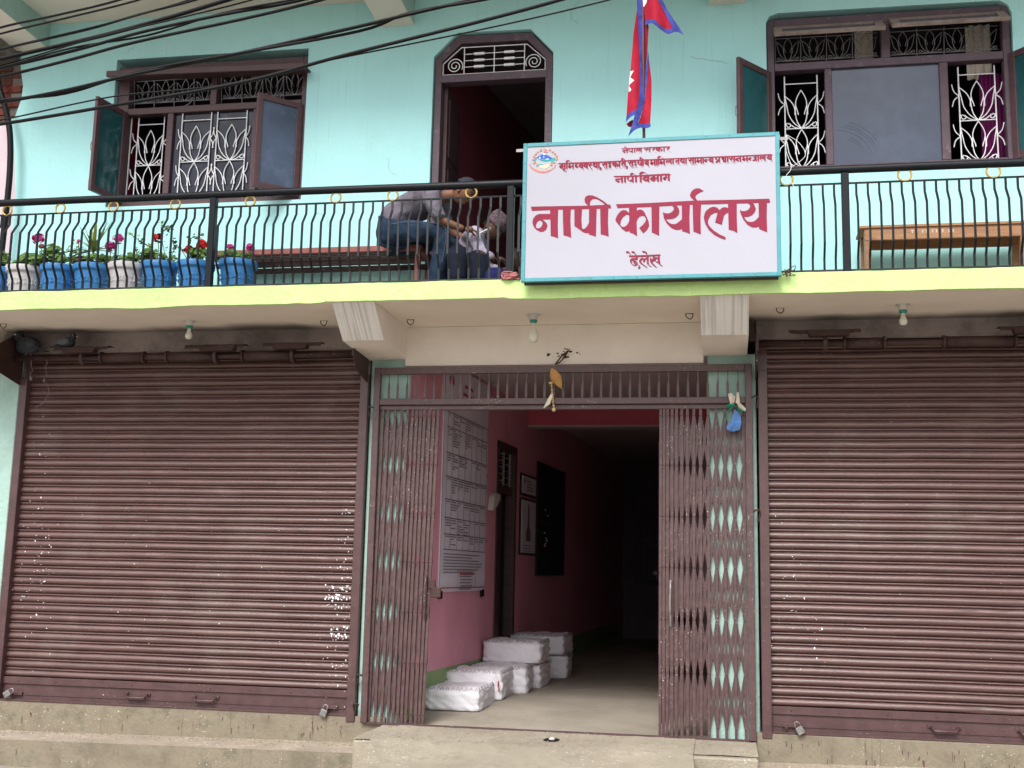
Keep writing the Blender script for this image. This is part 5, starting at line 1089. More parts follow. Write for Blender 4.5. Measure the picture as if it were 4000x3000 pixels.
def round_leaf(mb, c, r, nrm):
    q = nrm.to_track_quat('Z', 'Y'); n = 7; vs = [Vector(c)]
    for k in range(n):
        a = 2*math.pi*k/n+.3; rr = r*(1+.12*math.sin(k*2.3)); vs.append(Vector(c)+q @ Vector((rr*math.cos(a), rr*math.sin(a), .22*r)))
    mb.add(vs, [[0, k+1, (k+1) % n+1] for k in range(n)], True)
def flower(e, x, y, z, r, mat, zb):
    b = MB(); b.tube(smooth2([(x+random.uniform(-.03, .03), y+random.uniform(-.03, .03), zb), (x+.01, y, (z+zb)/2), (x, y, z)]), .0035, 5, False); b.build('flower_stalk', T['stem'], e)
    b = MB(); n = 40 if r > .022 else 14
    for k in range(n):
        v = Vector((random.gauss(0, 1), random.gauss(0, 1), random.gauss(0, .7)+.4)).normalized()
        round_leaf(b, Vector((x, y, z))+v*r*random.uniform(.4, 1), r*.42, v)
    b.build('flower', mat, e)
def plant(a, mat, label, mounds, flowers, ydep=-.60, leafmat='leaf', extra=None):
    x, _ = aw(a, 0)
    e = empty('potted_plant', (x, ydep, FZ), label, 'potted plant', 'potted plants along the balcony railing')
    pot_mesh(e, x, ydep, mat)
    b = MB(); st = MB()
    for (a0, b0, ra, rb, n, ls) in mounds:
        cx, cz = aw(a0, b0)
        for k in range(int(n*1.7)):
            v = Vector((random.gauss(0, 1), random.gauss(0, 1), random.gauss(0, 1))).normalized()*random.uniform(.35, 1.05)
            p = Vector((cx+v.x*ra*.00112, ydep+v.y*min(ra*.00105, .13)-.02, cz+v.z*rb*.00125+.012))
            nn = Vector((v.x*.8, v.y*.8-.5, .7+random.uniform(-.3, .4))).normalized()
            round_leaf(b, p, ls*random.uniform(.6, 1.2), nn)
            if k % 3 == 0: st.tube([(x+random.uniform(-.05, .05), ydep+random.uniform(-.04, .04), FZ+.27), tuple(p)], .0028, 4, False)
    b.build('foliage', T[leafmat], e, kind='stuff'); st.build('stems', T['stem'], e)
    for (fa, fb, r, m) in flowers:
        fx, fzz = aw(fa, fb); flower(e, fx, ydep-.03, fzz, r*1.22, T[m], FZ+.28)
    if extra: extra(e, x, ydep)
    return e
random.seed(42)
def yucca(e, x, y):
    cx, cz = aw(775, 340)
    b = MB(); b.tube([(cx, y, FZ+.27), (cx, y, cz)], [.014, .010], 7); b.build('trunk', T['stem'], e)
    for k in range(30):
        a = random.uniform(0, 2*math.pi); up = random.uniform(-.25, 1.15); L_ = random.uniform(.20, .34)
        d = Vector((math.cos(a)*math.cos(up), math.sin(a)*math.cos(up)*.7, math.sin(up)+.15)); sd_ = d.cross(Vector((0, 0, 1))).normalized()
        if abs(d.x) < .3: sd_ = Vector((1, 0, 0))
        m_ = MB(); vs = []
        for i in range(6):
            t = i/5; w = .016*math.sin(math.pi*(.15+.85*t))+.001; p = Vector((cx, y, cz))+d*L_*t+Vector((0, 0, -.09*t*t*(1.2-up)))
            vs += [p-sd_*w, p+Vector((0, 0, -.003)), p+sd_*w]
        m_.add(vs, [[i*3+j, i*3+j+1, (i+1)*3+j+1, (i+1)*3+j] for i in range(5) for j in range(2)], True); m_.build('leaf', T['leafy'], e)
def sprigs(lines, lm='leafd'):
    def f(e, x, y):
        s_ = MB(); l_ = MB()
        for ln in lines:
            pts = [Vector((aw(*p)[0], y+.02*math.sin(i*2), aw(*p)[1])) for i, p in enumerate(ln)]
            pts = [Vector(p) for p in smooth2([tuple(p) for p in pts], 4)]
            s_.tube(pts, .003, 5, False)
            for p in pts[3:]:
                for q in range(2):
                    o = Vector((random.uniform(-.03, .03), random.uniform(-.03, .03), random.uniform(-.02, .025)))
                    round_leaf(l_, p+o, random.uniform(.010, .019), Vector((random.uniform(-.6, .6), random.uniform(-1, .1), random.uniform(.1, .9))).normalized())
        s_.build('branches', T['stem'], e); l_.build('sprig_leaves', T[lm], e, kind='stuff')
    return f
plant(-60, T['blue'], 'blue pot with small leafy plant, cut off at the left end of the balcony', [(30, 430, 40, 60, 40, .022)], [])
plant(212, T['pwhite'], 'white pot with tall magenta geranium, left of the two white pots', [(270, 440, 115, 55, 110, .026), (150, 465, 60, 20, 24, .024)], [(310, 242, .040, 'magenta'), (345, 306, .020, 'pinkbud')])
plant(500, T['blue'], 'blue pot of green geranium leaves without flowers', [(440, 385, 90, 70, 90, .022), (520, 430, 60, 40, 30, .022)], [(303, 405, .010, 'pinkbud')], extra=sprigs([[(500, 470), (560, 380), (590, 270)], [(520, 470), (600, 400), (640, 300)]], 'leafy'))
plant(780, T['blue'], 'blue pot with the spiky long leaved plant and dark wine flowers', [(820, 425, 120, 30, 50, .020), (640, 440, 60, 30, 26, .020)], [(655, 425, .026, 'magenta'), (700, 412, .026, 'wine'), (770, 405, .018, 'wine'), (660, 262, .014, 'magenta')], extra=yucca)
plant(1070, T['pwhite'], 'white pot with two magenta flower heads, right of the two white pots', [(1080, 425, 110, 35, 70, .022), (900, 425, 40, 25, 20, .020)], [(930, 310, .036, 'magenta'), (992, 246, .034, 'magenta'), (1150, 335, .016, 'pinkbud')], extra=sprigs([[(1150, 450), (1250, 330), (1180, 270), (1060, 190)]], 'leafy'))
plant(1345, T['blue'], 'blue pot with a tall red flowered rose bush', [(1250, 390, 80, 40, 60, .022), (1400, 420, 90, 30, 30, .018)], [(1325, 242, .032, 'red')], leafmat='leaf', extra=sprigs([[(1370, 450), (1360, 340), (1340, 220), (1330, 125)], [(1370, 450), (1440, 330), (1420, 230)], [(1350, 450), (1260, 320), (1170, 260)], [(1330, 130), (1390, 160), (1400, 150)]]))
plant(1635, T['blue'], 'blue pot with two bright red geranium heads beside the railing post', [(1660, 390, 80, 50, 70, .024)], [(1690, 300, .040, 'red'), (1588, 341, .032, 'red')], extra=sprigs([[(1600, 450), (1560, 330), (1600, 230), (1670, 240)], [(1590, 450), (1510, 340), (1470, 290)]]))
plant(1978, T['blue'], 'blue pot with short pink flowers, rightmost of the pots', [(1960, 400, 130, 28, 80, .020)], [(1922, 322, .026, 'magenta'), (2080, 325, .030, 'magenta')])

# ------------------------------------------------------------------ notice board and frames on the corridor wall
def wall_thing(name, label, cat, group=None):
    e = empty(name, (-2.62, 0, 0), label, cat, group); e.rotation_euler = (0, 0, WROT); return e
nbd = wall_thing('notice_board', 'tall white printed chart hanging on the pink corridor wall', 'notice')
BX0, BX1, BZ0, BZ1 = .96, 2.47, 1.445, 3.565
b = MB(); n = 24; vs = []
for i in range(n+1):
    for k in range(13):
        x = BX0+(BX1-BX0)*i/n; z = BZ0+(BZ1-BZ0)*k/12; vs.append((x, -.022-.006*noise.noise(Vector((x*2, z*1.2, 3))), z))
b.add(vs, [[i*13+k, (i+1)*13+k, (i+1)*13+k+1, i*13+k+1] for i in range(n) for k in range(12)], True)
b.box(BX0, BX1, -.014, -.002, BZ0+.01, BZ1-.01); b.build('sheet', T['poster'], nbd, local=True)
YB = -.031
b = MB()
cols = [1.04, 1.20, 1.42, 1.62, 1.84, 2.02, 2.20, 2.40]; rws = [3.10, 2.96, 2.72, 2.50, 2.29, 2.12, 1.97, 1.83]
for z in rws: b.box(BX0+.05, BX1-.04, YB, YB+.001, z-.004, z+.004)
for x in cols: b.box(x-.002, x+.002, YB-.0004, YB+.0006, 1.83, 3.10)
b.build('table_lines', T['ink'], nbd, local=True)
random.seed(8); b = MB()
for j in range(len(rws)-1):
    for i in range(len(cols)-1):
        n = random.choice((2, 4, 6, 7)) if i in (1, 2, 3) else random.choice((1, 2, 3)); h = rws[j]-rws[j+1]
        for k in range(n):
            z = rws[j]-.02-k*.024
            if z < rws[j+1]+.01: break
            xx = cols[i]+.02
            while xx < cols[i+1]-.04:
                w = random.uniform(.012, .04); b.box(xx, min(xx+w, cols[i+1]-.01), YB, YB+.001, z-.005, z+.004); xx += w+.008
                if random.random() < .12: break
for k in range(7):
    xx = BX0+.06; z = 1.79-k*.028; e_ = random.uniform(1.9, 2.35)
    while xx < e_: w = random.uniform(.012, .05); b.box(xx, xx+w, YB, YB+.001, z-.005, z+.004); xx += w+.008
for z, x0, x1 in ((1.74, 1.5, 1.5),): pass
for k in range(5): b.box(1.55+.03*(k % 2), 1.95+.04*(k % 2), YB, YB+.001, 1.585-.03*k-.004, 1.585-.03*k+.004)
for x0, x1, z0, z1 in ((1.48, 2.10, 1.475, 1.478), (1.48, 2.10, 1.635, 1.638), (1.48, 1.483, 1.475, 1.638), (2.097, 2.10, 1.475, 1.638)): b.box(x0, x1, YB, YB+.001, z0, z1)
b.build('printed_text', T['ink'], nbd, local=True)
b = MB(); b.torus((1.12, YB, 3.40), .045, .012, 'y', 16, 5); b.box(1.55, 1.85, YB, YB+.001, 3.40, 3.43); b.box(1.50, 1.92, YB, YB+.001, 3.32, 3.35); b.box(1.58, 1.80, YB, YB+.001, 3.23, 3.26); b.box(1.55, 2.05, YB, YB+.001, 1.60, 1.62); b.box(BX0+.03, BX1-.02, YB, YB+.001, BZ0+.03, BZ0+.04)
b.build('red_print', T['inkr'], nbd, local=True, kind='stuff')
b = MB()
for x in (BX0, BX1-.1): b.box(x, x+.07, -.03, -.004, BZ0-.06, BZ0+.01)
for z in (1.95, 2.62): b.ball((BX1+.03, -.01, z), .02, 1, .6, 1, 8, 5)
b.build('fixings', T['cable'], nbd, local=True)
sw = wall_thing('wall_bracket_light', 'slanted white plastic fitting beside the chart on the pink wall', 'fitting')
b = MB(); b.add([(2.60, -.06, 2.27), (2.66, -.06, 2.27), (2.86, -.07, 2.40), (2.84, -.07, 2.45), (2.72, -.06, 2.46), (2.66, -.06, 2.42),
                 (2.60, -.0, 2.27), (2.66, -.0, 2.27), (2.86, -.0, 2.40), (2.84, -.0, 2.45), (2.72, -.0, 2.46), (2.66, -.0, 2.42)],
                [(0, 1, 2, 3, 4, 5)]+[[k, (k+1) % 6, (k+1) % 6+6, k+6] for k in range(6)]); b.build('fitting', T['holder'], sw, local=True)
for (z0, z1, lab) in ((2.53, 2.785, 'small framed notice high on the corridor wall, above the picture of a tower'), (1.835, 2.50, 'framed poster showing a tall tower on the corridor wall')):
    fr = wall_thing('picture_frame', lab, 'picture', 'frames beyond the inner door')
    MB().box(3.97, 4.78, -.02, -.002, z0, z1, .004).build('frame', T['dark'], fr, local=True)
    MB().box(4.01, 4.74, -.024, -.018, z0+.025, z1-.025).build('print', T['poster'], fr, local=True)
    b = MB()
    if z1 < 2.6:
        b.lathe([(.12, 0), (.12, .10), (.05, .18), (.035, .40), (.001, .46)], (4.36, -.024, 2.0), 10)
        b.v = [Vector((v.x, -.026+(v.y+.024)*.02, v.z)) for v in b.v]
        for k in range(3): b.box(4.08, 4.5, -.026, -.0245, 1.88+k*.03, 1.887+k*.03)
    else:
        for k in range(4): b.box(4.25, 4.60-.05*k, -.026, -.0245, 2.60+k*.035, 2.61+k*.035)
        b.torus((4.12, -.026, 2.70), .03, .008, 'y', 12, 4)
    b.build('printed_picture', T['ink'], fr, local=True)
nb2 = wall_thing('black_board', 'black board with slats and scraps of paper deep on the corridor wall', 'board')
MB().box(4.83, 6.5, -.03, -.002, 1.60, 3.0, .004).build('board', T['dark'], nb2, local=True)
for k in range(9): MB().box(4.86, 6.47, -.036, -.03, 1.7+k*.14, 1.705+k*.14).build('slat', T['hood'], nb2, local=True)
b = MB(); random.seed(4)
for k in range(9): x = 5.2+random.uniform(-.05, .15); z = 1.9+random.uniform(0, .55); b.box(x, x+.05, -.042, -.036, z, z+.02)
b.build('paper_scraps', T['poster'], nb2, local=True)

# ------------------------------------------------------------------ cloth bundles
def bundle(cx, cy, w, d, z0, h, seed, label, rot=0.0):
    rot += ((seed*37) % 7-3)*.9
    e = empty('cloth_bundle', (cx, cy, z0), label, 'bundle', 'white cloth bundles along the corridor wall', rotz=R_(rot))
    bm = bmesh.new(); bmesh.ops.create_cube(bm, size=1); bmesh.ops.subdivide_edges(bm, edges=bm.edges[:], cuts=19, use_grid_fill=True)
    for v in bm.verts:
        p = v.co.copy(); q = Vector((p.x*w, p.y*d, (p.z+.5)*h))
        cr = sum(1 for c_ in (abs(p.x), abs(p.y)) if c_ > .44)
        s_ = noise.noise(Vector((q.x*7+seed*3, q.y*7, q.z*7)))*.012+(abs(noise.noise(Vector((q.x*13+seed*5, q.y*13, q.z*16+q.x*9))))-.2)*.022+noise.noise(Vector((q.x*30+seed, q.y*30, q.z*34)))*.006
        fold = .006*math.sin((q.x*.8+q.z*1.5)*48+seed+5*noise.noise(q*5))*(.4 if p.z > .49 else 1)
        nrm = Vector((p.x if abs(p.x) > .49 else 0, p.y if abs(p.y) > .49 else 0, (p.z*.6 if abs(p.z) > .49 else 0))); 
        if nrm.length: nrm.normalize()
        bulge = .016*(1-4*p.x*p.x)*(1-4*p.z*p.z)
        q += nrm*(s_+fold*.7+bulge)
        if p.z < -.49: q.z = 0
        if cr == 2: q.x *= .965; q.y *= .965
        if abs(p.z) > .44 and cr: q.z -= .012*(1 if p.z > 0 else 0); q.x *= .985; q.y *= .985
        v.co = q
    b = MB(); b.bm(bm, True); bm.free(); b.build('wrapping', T['cloth'], e, local=True)
    st = MB(); random.seed(seed)
    for sx in (-1, 1):
        for k in range(11):
            yy = -d/2+d*(k+random.uniform(-.3, .3))/11; st.tube([(sx*(w/2+.002), yy, h-.004), (sx*(w/2-.012), yy+.018, h+.010), (sx*(w/2+.006), yy+.03, h-.022)], .003, 4, False)
    for k in range(12):
        xx = -w/2+w*(k+random.uniform(-.35, .35))/12; st.tube([(xx, -d/2-.004, h-.018), (xx+.015, -d/2+.006, h+.008), (xx+.028, -d/2-.006, h-.014)], .0028, 4, False)
    st.build('stitching', T['thread'], e, local=True, kind='stuff')
bundle(-2.33, 1.08, .50, .78, .450, .188, 1, 'flattest white cloth bundle, at the front of the row just inside the gate')
bundle(-2.275, 1.60, .53, .62, .486, .252, 2, 'second cloth bundle on the floor, its torn end showing coloured contents')
bundle(-2.18, 2.15, .58, .56, .489, .245, 3, 'third cloth bundle on the floor, right behind the torn one')
bundle(-2.14, 2.76, .63, .62, .490, .24, 4, 'fourth cloth bundle on the floor, under the upper bundle')
bundle(-2.125, 2.68, .60, .60, .738, .212, 5, 'neatly stitched bundle lying on top of the floor row')
bundle(-2.0, 3.90, .54, .54, .490, .25, 6, 'lower bundle of the rear stack, leaning on the floor')
bundle(-2.05, 3.88, .62, .58, .745, .212, 7, 'top bundle of the rear stack, farthest inside')
b = MB(); b.ball((-2.035, 1.265, .63), .017, .5, .6, 2.0, 6, 5); b.ball((-2.03, 1.27, .58), .014, .5, .6, 1.4, 6, 5); P(b.build('coloured_paper', T['inkr']), 'scrap of red paper poking out of the torn bundle', 'paper')

# ------------------------------------------------------------------ motorcycle parked deep in the corridor
mc = empty('motorcycle', (-.62, 6.3, .49), 'dark motorcycle standing in the gloom behind the right gate leaf', 'motorcycle')
for yy in (5.9, 7.1):
    b = MB(); b.torus((-.62, yy, .79), .27, .045, 'x', 24, 8); b.build('tyre', T['cable'], mc)
    b = MB(); b.torus((-.62, yy, .79), .215, .012, 'x', 24, 6)
    for k in range(8): a = k*math.pi/4; b.tube([(-.62, yy, .79), (-.62, yy+.21*math.cos(a), .79+.21*math.sin(a))], .004, 4)
    b.build('rim', T['silver'], mc)
b = MB(); b.tube([(-.68, 5.9, .79), (-.68, 6.12, 1.42)], .02, 8); b.tube([(-.56, 5.9, .79), (-.56, 6.12, 1.42)], .02, 8); b.build('fork', T['hood'], mc)
b = MB(); b.tube(smooth2([(-1.0, 6.30, 1.50), (-.86, 6.16, 1.52), (-.62, 6.12, 1.45), (-.38, 6.16, 1.52), (-.24, 6.3, 1.50)]), .014, 8); b.build('handlebar', T['hood'], mc)
b = MB(); b.ball((-.62, 6.0, 1.32), .09, 1, .8, 1, 12, 8); b.build('headlight', T['silver'], mc)
b = MB(); b.ball((-.62, 6.45, 1.22), .16, .8, 1.5, .8, 12, 8); b.build('fuel_tank', T['dark'], mc)
b = MB(); b.box(-.74, -.50, 6.62, 7.25, 1.14, 1.24, .03); b.build('seat', T['dark'], mc)
b = MB(); b.box(-.74, -.50, 6.25, 6.75, .72, 1.08, .05); b.build('engine', T['hood'], mc)
b = MB(); b.ball((-.90, 6.1, 1.66), .05, 1, .4, .7, 8, 6); b.tube([(-.86, 6.16, 1.52), (-.90, 6.1, 1.66)], .006, 5); b.build('mirror', T['silver'], mc)
b = MB(); b.torus((-.62, 5.9, .79), .32, .03, 'x', 24, 6); b.v = [v for v in b.v]; b.build('mudguard', T['dark'], mc)

# ------------------------------------------------------------------ pigeons
def pigeon(x, y, z, s, face, label):
    e = empty('pigeon', (x, y, z), label, 'pigeon', 'pigeons on the shutter shaft')
    f = face
    b = MB(); b.ball((x, y, z+.075*s), .085*s, 1.25, .85, .85, 14, 9); b.ball((x+.085*s*f, y-.01, z+.15*s), .042*s, 1.05, .9, 1, 10, 7); b.tube([(x+.05*s*f, y, z+.10*s), (x+.08*s*f, y-.005, z+.145*s)], [.05*s, .036*s], 9)
    b.add([(x-.07*s*f, y-.03*s, z+.07*s), (x-.07*s*f, y+.03*s, z+.07*s), (x-.20*s*f, y+.025*s, z+.02*s), (x-.20*s*f, y-.025*s, z+.02*s), (x-.12*s*f, y, z+.03*s)], [(0, 1, 2, 3), (0, 3, 4), (1, 4, 2)])
    b.build('body', T['pigeon'], e)
    b = MB(); b.ball((x-.02*s*f, y-.055*s, z+.085*s), .07*s, 1.25, .4, .7, 10, 7); b.build('wing', T['pigeonl'] if s < .95 else T['pigeon'], e)
    b = MB(); b.tube([(x+.12*s*f, y-.01, z+.148*s), (x+.15*s*f, y-.012, z+.138*s)], [.009*s, .002], 6); b.ball((x+.095*s*f, y-.045*s, z+.16*s), .007*s, 1, 1, 1, 6, 5); b.build('beak', T['rag'], e)
    b = MB(); b.tube([(x, y-.02, z), (x, y-.02, z+.03)], .005, 5); b.tube([(x+.02, y+.02, z), (x+.02, y+.02, z+.03)], .005, 5); b.build('legs', T['pinkbud'], e)
pigeon(-6.10, -.16, 3.455, 1.1, -1, 'dark pigeon crouching in the corner at the left end of the shutter shaft')
pigeon(-5.72, -.17, 3.50, .75, 1, 'smaller grey pigeon perched on the first metal sheet above the left shutter')

# ------------------------------------------------------------------ people
def skin_mesh(chains, sub=2):
    """chains: list of (points, radii); returns merged verts/faces from skin modifier surfaces"""
    out = MB()
    for verts, edges, radii in chains:
        me = bpy.data.meshes.new('sk'); me.from_pydata(verts, edges, []); ob = bpy.data.objects.new('sk', me); COL.objects.link(ob)
        m = ob.modifiers.new('skin', 'SKIN'); m.use_smooth_shade = True
        lay = me.skin_vertices[0]
        for i, r in enumerate(radii):
            lay.data[i].radius = (r, r) if not isinstance(r, tuple) else r
            lay.data[i].use_root = (i == 0)
        if sub:
            s_ = ob.modifiers.new('sub', 'SUBSURF'); s_.levels = sub; s_.render_levels = sub
        dg = bpy.context.evaluated_depsgraph_get(); ev = ob.evaluated_get(dg); em_ = ev.to_mesh()
        out.add([v.co.copy() for v in em_.vertices], [list(p.vertices) for p in em_.polygons], True)
        ev.to_mesh_clear(); bpy.data.objects.remove(ob); bpy.data.meshes.remove(me)
    return out
def crease(mb, amp, sc_, seed, axis=(0, 0, 1)):
    a = Vector(axis)
    for v in mb.v:
        q = v*sc_+Vector((seed, 0, 0)); w = noise.noise(q*.6)*2
        ridge = 1-abs(noise.noise(q+a*w)); ridge = ridge*ridge
        d = Vector((noise.noise(q+Vector((9, 0, 0))), noise.noise(q+Vector((0, 9, 0)))-.6, noise.noise(q+Vector((0, 0, 9)))))
        v += d*amp*ridge
def chain(pts, r): return (pts, [(i, i+1) for i in range(len(pts)-1)], r)
def hand(base, d, palm_n, side, scale=1.0, curl=.7):
    """palm and five fingers as chains rooted in the palm"""
    d = Vector(d).normalized(); n = Vector(palm_n).normalized(); s = d.cross(n).normalized()*side; b = Vector(base); C_ = []
    pc = b+d*.045*scale
    C_.append(chain([tuple(b), tuple(b+d*.03*scale), tuple(b+d*.075*scale)], [.020*scale, (.030*scale), .027*scale]))
    for k, (off, L_) in enumerate(((-.027, .070), (-.009, .080), (.009, .075), (.026, .058))):
        r0 = b+d*.065*scale+s*off*scale; pts = [r0]; ang = 0
        for j in range(3):
            ang += curl*(.45+.2*j); pts.append(pts[-1]+(d*math.cos(ang)-n*math.sin(ang))*L_*scale/3)
        C_.append(chain([tuple(p) for p in pts], [.0095*scale, .0088*scale, .008*scale, .0068*scale]))
    t0 = b+d*.02*scale-s*.020*scale
    C_.append(chain([tuple(t0), tuple(t0+(d*.6-s*.7)*.030*scale), tuple(t0+(d*.9-s*.75-n*.5)*.050*scale), tuple(t0+(d*1.2-s*.6-n*.9)*.062*scale)], [.012*scale, .011*scale, .0095*scale, .008*scale]))
    return C_
def head_verts(c, fwd, up, s=1.0):
    """profile-shaped head: brow, eye sockets, nose, lips, chin, ears"""
    f = Vector(fwd).normalized(); u = (Vector(up)-f*Vector(up).dot(f)).normalized(); sd_ = f.cross(u)
    b = MB(); bm = bmesh.new(); bmesh.ops.create_uvsphere(bm, u_segments=36, v_segments=28, radius=1)
    def gs(x, a, w): return math.exp(-((x-a)/w)**2)
    for v in bm.verts:
        x, y, z = v.co          # x forward, y side, z up
        px, py, pz = x*.094, y*.074, z*.112
        if z < 0:
            k = -z; py *= 1-.30*k; px = px*(1-.10*k)+.012*k
            if x < 0: px *= (1-.25*k)
        if x > 0:
            fx = gs(y, 0, .22)
            px += .026*fx*gs(z, -.10, .16)*1.0+.012*fx*gs(z, .10, .2)
            px += .009*gs(y, 0, .34)*gs(z, -.42, .09)+.012*gs(y, 0, .35)*gs(z, -.74, .14)
            px -= .012*gs(abs(y), .36, .16)*gs(z, .10, .11)
            px += .006*gs(abs(y), .36, .22)*gs(z, .28, .08)
            px -= .005*gs(y, 0, .3)*gs(z, -.56, .06)
        v.co = Vector(c)+(f*px+sd_*py+u*pz)*s
    b.bm(bm, True); bm.free()
    for sg in (-1, 1):
        R3 = Matrix((f, sd_, u)).transposed()
        b.ball(Vector(c)+(-f*.004+sd_*.072*sg-u*.012)*s, .030*s, .62, .28, 1.05, 9, 7, R3)
    return b
def eyes(c, fwd, up, s, e):
    f = Vector(fwd).normalized(); u = (Vector(up)-f*Vector(up).dot(f)).normalized(); sd_ = f.cross(u)
    b = MB()
    for sg in (-1, 1): b.ball(Vector(c)+(f*.078+sd_*.028*sg+u*.012)*s, .010*s, 1, 1, .7, 8, 6)
    b.build('eyes', T['mort'], e)
    b = MB()
    for sg in (-1, 1):
        b.ball(Vector(c)+(f*.087+sd_*.028*sg+u*.011)*s, .005*s, .6, 1, 1, 6, 5)
        q = [Vector(c)+(f*(.088-.010*k)+sd_*(.014+.014*k)*sg+u*(.036+.002*math.sin(k)))*s for k in range(3)]; b.tube([tuple(p) for p in q], .004*s, 5)
    b.build('pupils_and_brows', T['hair'], e)
    b = MB(); q = [Vector(c)+(f*(.1-.004*abs(k))+sd_*.009*k-u*.052)*s for k in (-2, -1, 0, 1, 2)]; b.tube([tuple(p) for p in q], [.002*s, .004*s, .0045*s, .004*s, .002*s], 6); b.build('lips', T['skind'] if s > .97 else T['hair'], e)
def hair_cap(c, fwd, up, s, zmin, mat, e, name='hair', grow=1.06):
    f = Vector(fwd).normalized(); u = (Vector(up)-f*Vector(up).dot(f)).normalized(); sd_ = f.cross(u)
    b = MB(); bm = bmesh.new(); bmesh.ops.create_uvsphere(bm, u_segments=28, v_segments=20, radius=1)
    dl = [v for v in bm.verts if v.co.z < zmin(v.co.x, v.co.y)]; bmesh.ops.delete(bm, geom=dl, context='VERTS')
    for v in bm.verts: x, y, z = v.co; v.co = Vector(c)+(f*x*.094+sd_*y*.074+u*z*.112)*s*grow
    b.bm(bm, True); bm.free(); b.build(name, mat, e)

def man_one():
    YC = -.42
    e = empty('person', (-2.68, YC, FZ), 'man in grey shirt, cap and blue jeans hunched on the red bench with a phone', 'person')
    hc = (-2.088, YC-.03, 4.715); fwd = (.80, -.12, -.62); up = (.62, 0, .80)
    body = skin_mesh([
        ([(-2.69, YC, 4.365), (-2.66, YC, 4.48), (-2.54, YC, 4.58), (-2.38, YC, 4.655), (-2.27, YC, 4.69), (-2.15, YC, 4.70),
          (-2.34, YC-.17, 4.65), (-2.26, YC-.20, 4.43), (-2.04, YC-.16, 4.352),
          (-2.34, YC+.17, 4.65), (-2.22, YC+.16, 4.42), (-2.05, YC+.06, 4.325),
          (-2.66, YC-.10, 4.36), (-2.24, YC-.13, 4.335), (-2.28, YC-.14, 3.90), (-2.12, YC-.15, 3.86),
          (-2.66, YC+.10, 4.36), (-2.22, YC+.15, 4.34), (-2.30, YC+.18, 3.90), (-2.14, YC+.19, 3.86)],
         [(0, 1), (1, 2), (2, 3), (3, 4), (4, 5), (3, 6), (6, 7), (7, 8), (3, 9), (9, 10), (10, 11), (0, 12), (12, 13), (13, 14), (14, 15), (0, 16), (16, 17), (17, 18), (18, 19)],
         [.10, .10, .10, .09, .058, .052, .06, .042, .026, .06, .042, .026, .085, .062, .042, .035, .085, .062, .042, .035])]
        + hand((-2.04, YC-.16, 4.352), (1, .25, -.05), (0, -.3, 1), 1, 1.0, .75) + hand((-2.05, YC+.06, 4.325), (1, -.35, .05), (0, -.2, 1), -1, 1.0, .75))
    hv = head_verts(hc, fwd, up, 1.0); body.add(hv.v, hv.f, True)
    body.build('body', T['skin'], e)
    sh = skin_mesh([
        ([(-2.70, YC, 4.40), (-2.66, YC, 4.50), (-2.54, YC, 4.60), (-2.38, YC, 4.665), (-2.26, YC, 4.70),
          (-2.34, YC-.175, 4.655), (-2.26, YC-.205, 4.46), (-2.215, YC-.20, 4.415), (-2.34, YC+.175, 4.655), (-2.26, YC+.19, 4.46), (-2.20, YC+.17, 4.41)],
         [(0, 1), (1, 2), (2, 3), (3, 4), (3, 5), (5, 6), (6, 7), (3, 8), (8, 9), (9, 10)],
         [.150, .148, .148, .135, .072, .078, .066, .062, .078, .066, .062])], 3)
    crease(sh, .030, 9, 3, (1, 0, 1)); crease(sh, .012, 22, 5)
    sh.build('shirt', T['shirt'], e)
    c_ = skin_mesh([chain([(-2.27, YC, 4.70), (-2.225, YC, 4.715)], [.068, .064])], 2); c_.build('collar', T['shirt'], e)
    tr = skin_mesh([
        ([(-2.70, YC, 4.35), (-2.66, YC-.10, 4.355), (-2.45, YC-.12, 4.355), (-2.225, YC-.13, 4.335), (-2.235, YC-.135, 4.12), (-2.28, YC-.14, 3.90),
          (-2.66, YC+.10, 4.355), (-2.45, YC+.13, 4.355), (-2.21, YC+.15, 4.335), (-2.24, YC+.165, 4.12), (-2.30, YC+.18, 3.90)],
         [(0, 1), (1, 2), (2, 3), (3, 4), (4, 5), (0, 6), (6, 7), (7, 8), (8, 9), (9, 10)],
         [.125, .105, .095, .082, .078, .080, .105, .095, .082, .078, .080])], 3)
    crease(tr, .020, 10, 1, (0, 0, 1)); crease(tr, .010, 24, 8)
    tr.build('jeans', T['jeans'], e)
    for s_ in (-1, 1):
        y = YC-.14 if s_ < 0 else YC+.18
        skin_mesh([chain([(-2.31, y, 3.865), (-2.22, y, 3.86), (-2.10, y, 3.852)], [.045, .042, .036])], 1).build('shoe', T['shoe'], e)
    eyes(hc, fwd, up, 1.0, e)
    hair_cap(hc, fwd, up, 1.0, lambda x, y: (.12 if x < .15 else .9) if x > -.35 else -.35, T['hair'], e, 'hair', 1.03)
    hair_cap(hc, fwd, up, 1.0, lambda x, y: .30+.10*x, T['cap'], e, 'cap', 1.13)
    f = Vector(fwd).normalized(); u = (Vector(up)-f*Vector(up).dot(f)).normalized(); sd_ = f.cross(u)
    b = MB(); vs = []
    for i in range(9):
        a = -1.1+2.2*i/8
        for k in range(5):
            r = k/4; vs.append(Vector(hc)+f*(.075+.085*r*math.cos(a*.8))+sd_*(math.sin(a)*.078*(1-.1*r))+u*(.046-.018*r-.012*abs(a)**2*.5))
    b.add(vs, [[i*5+k, (i+1)*5+k, (i+1)*5+k+1, i*5+k+1] for i in range(8) for k in range(4)], True); b.build('cap_brim', T['cap'], e)
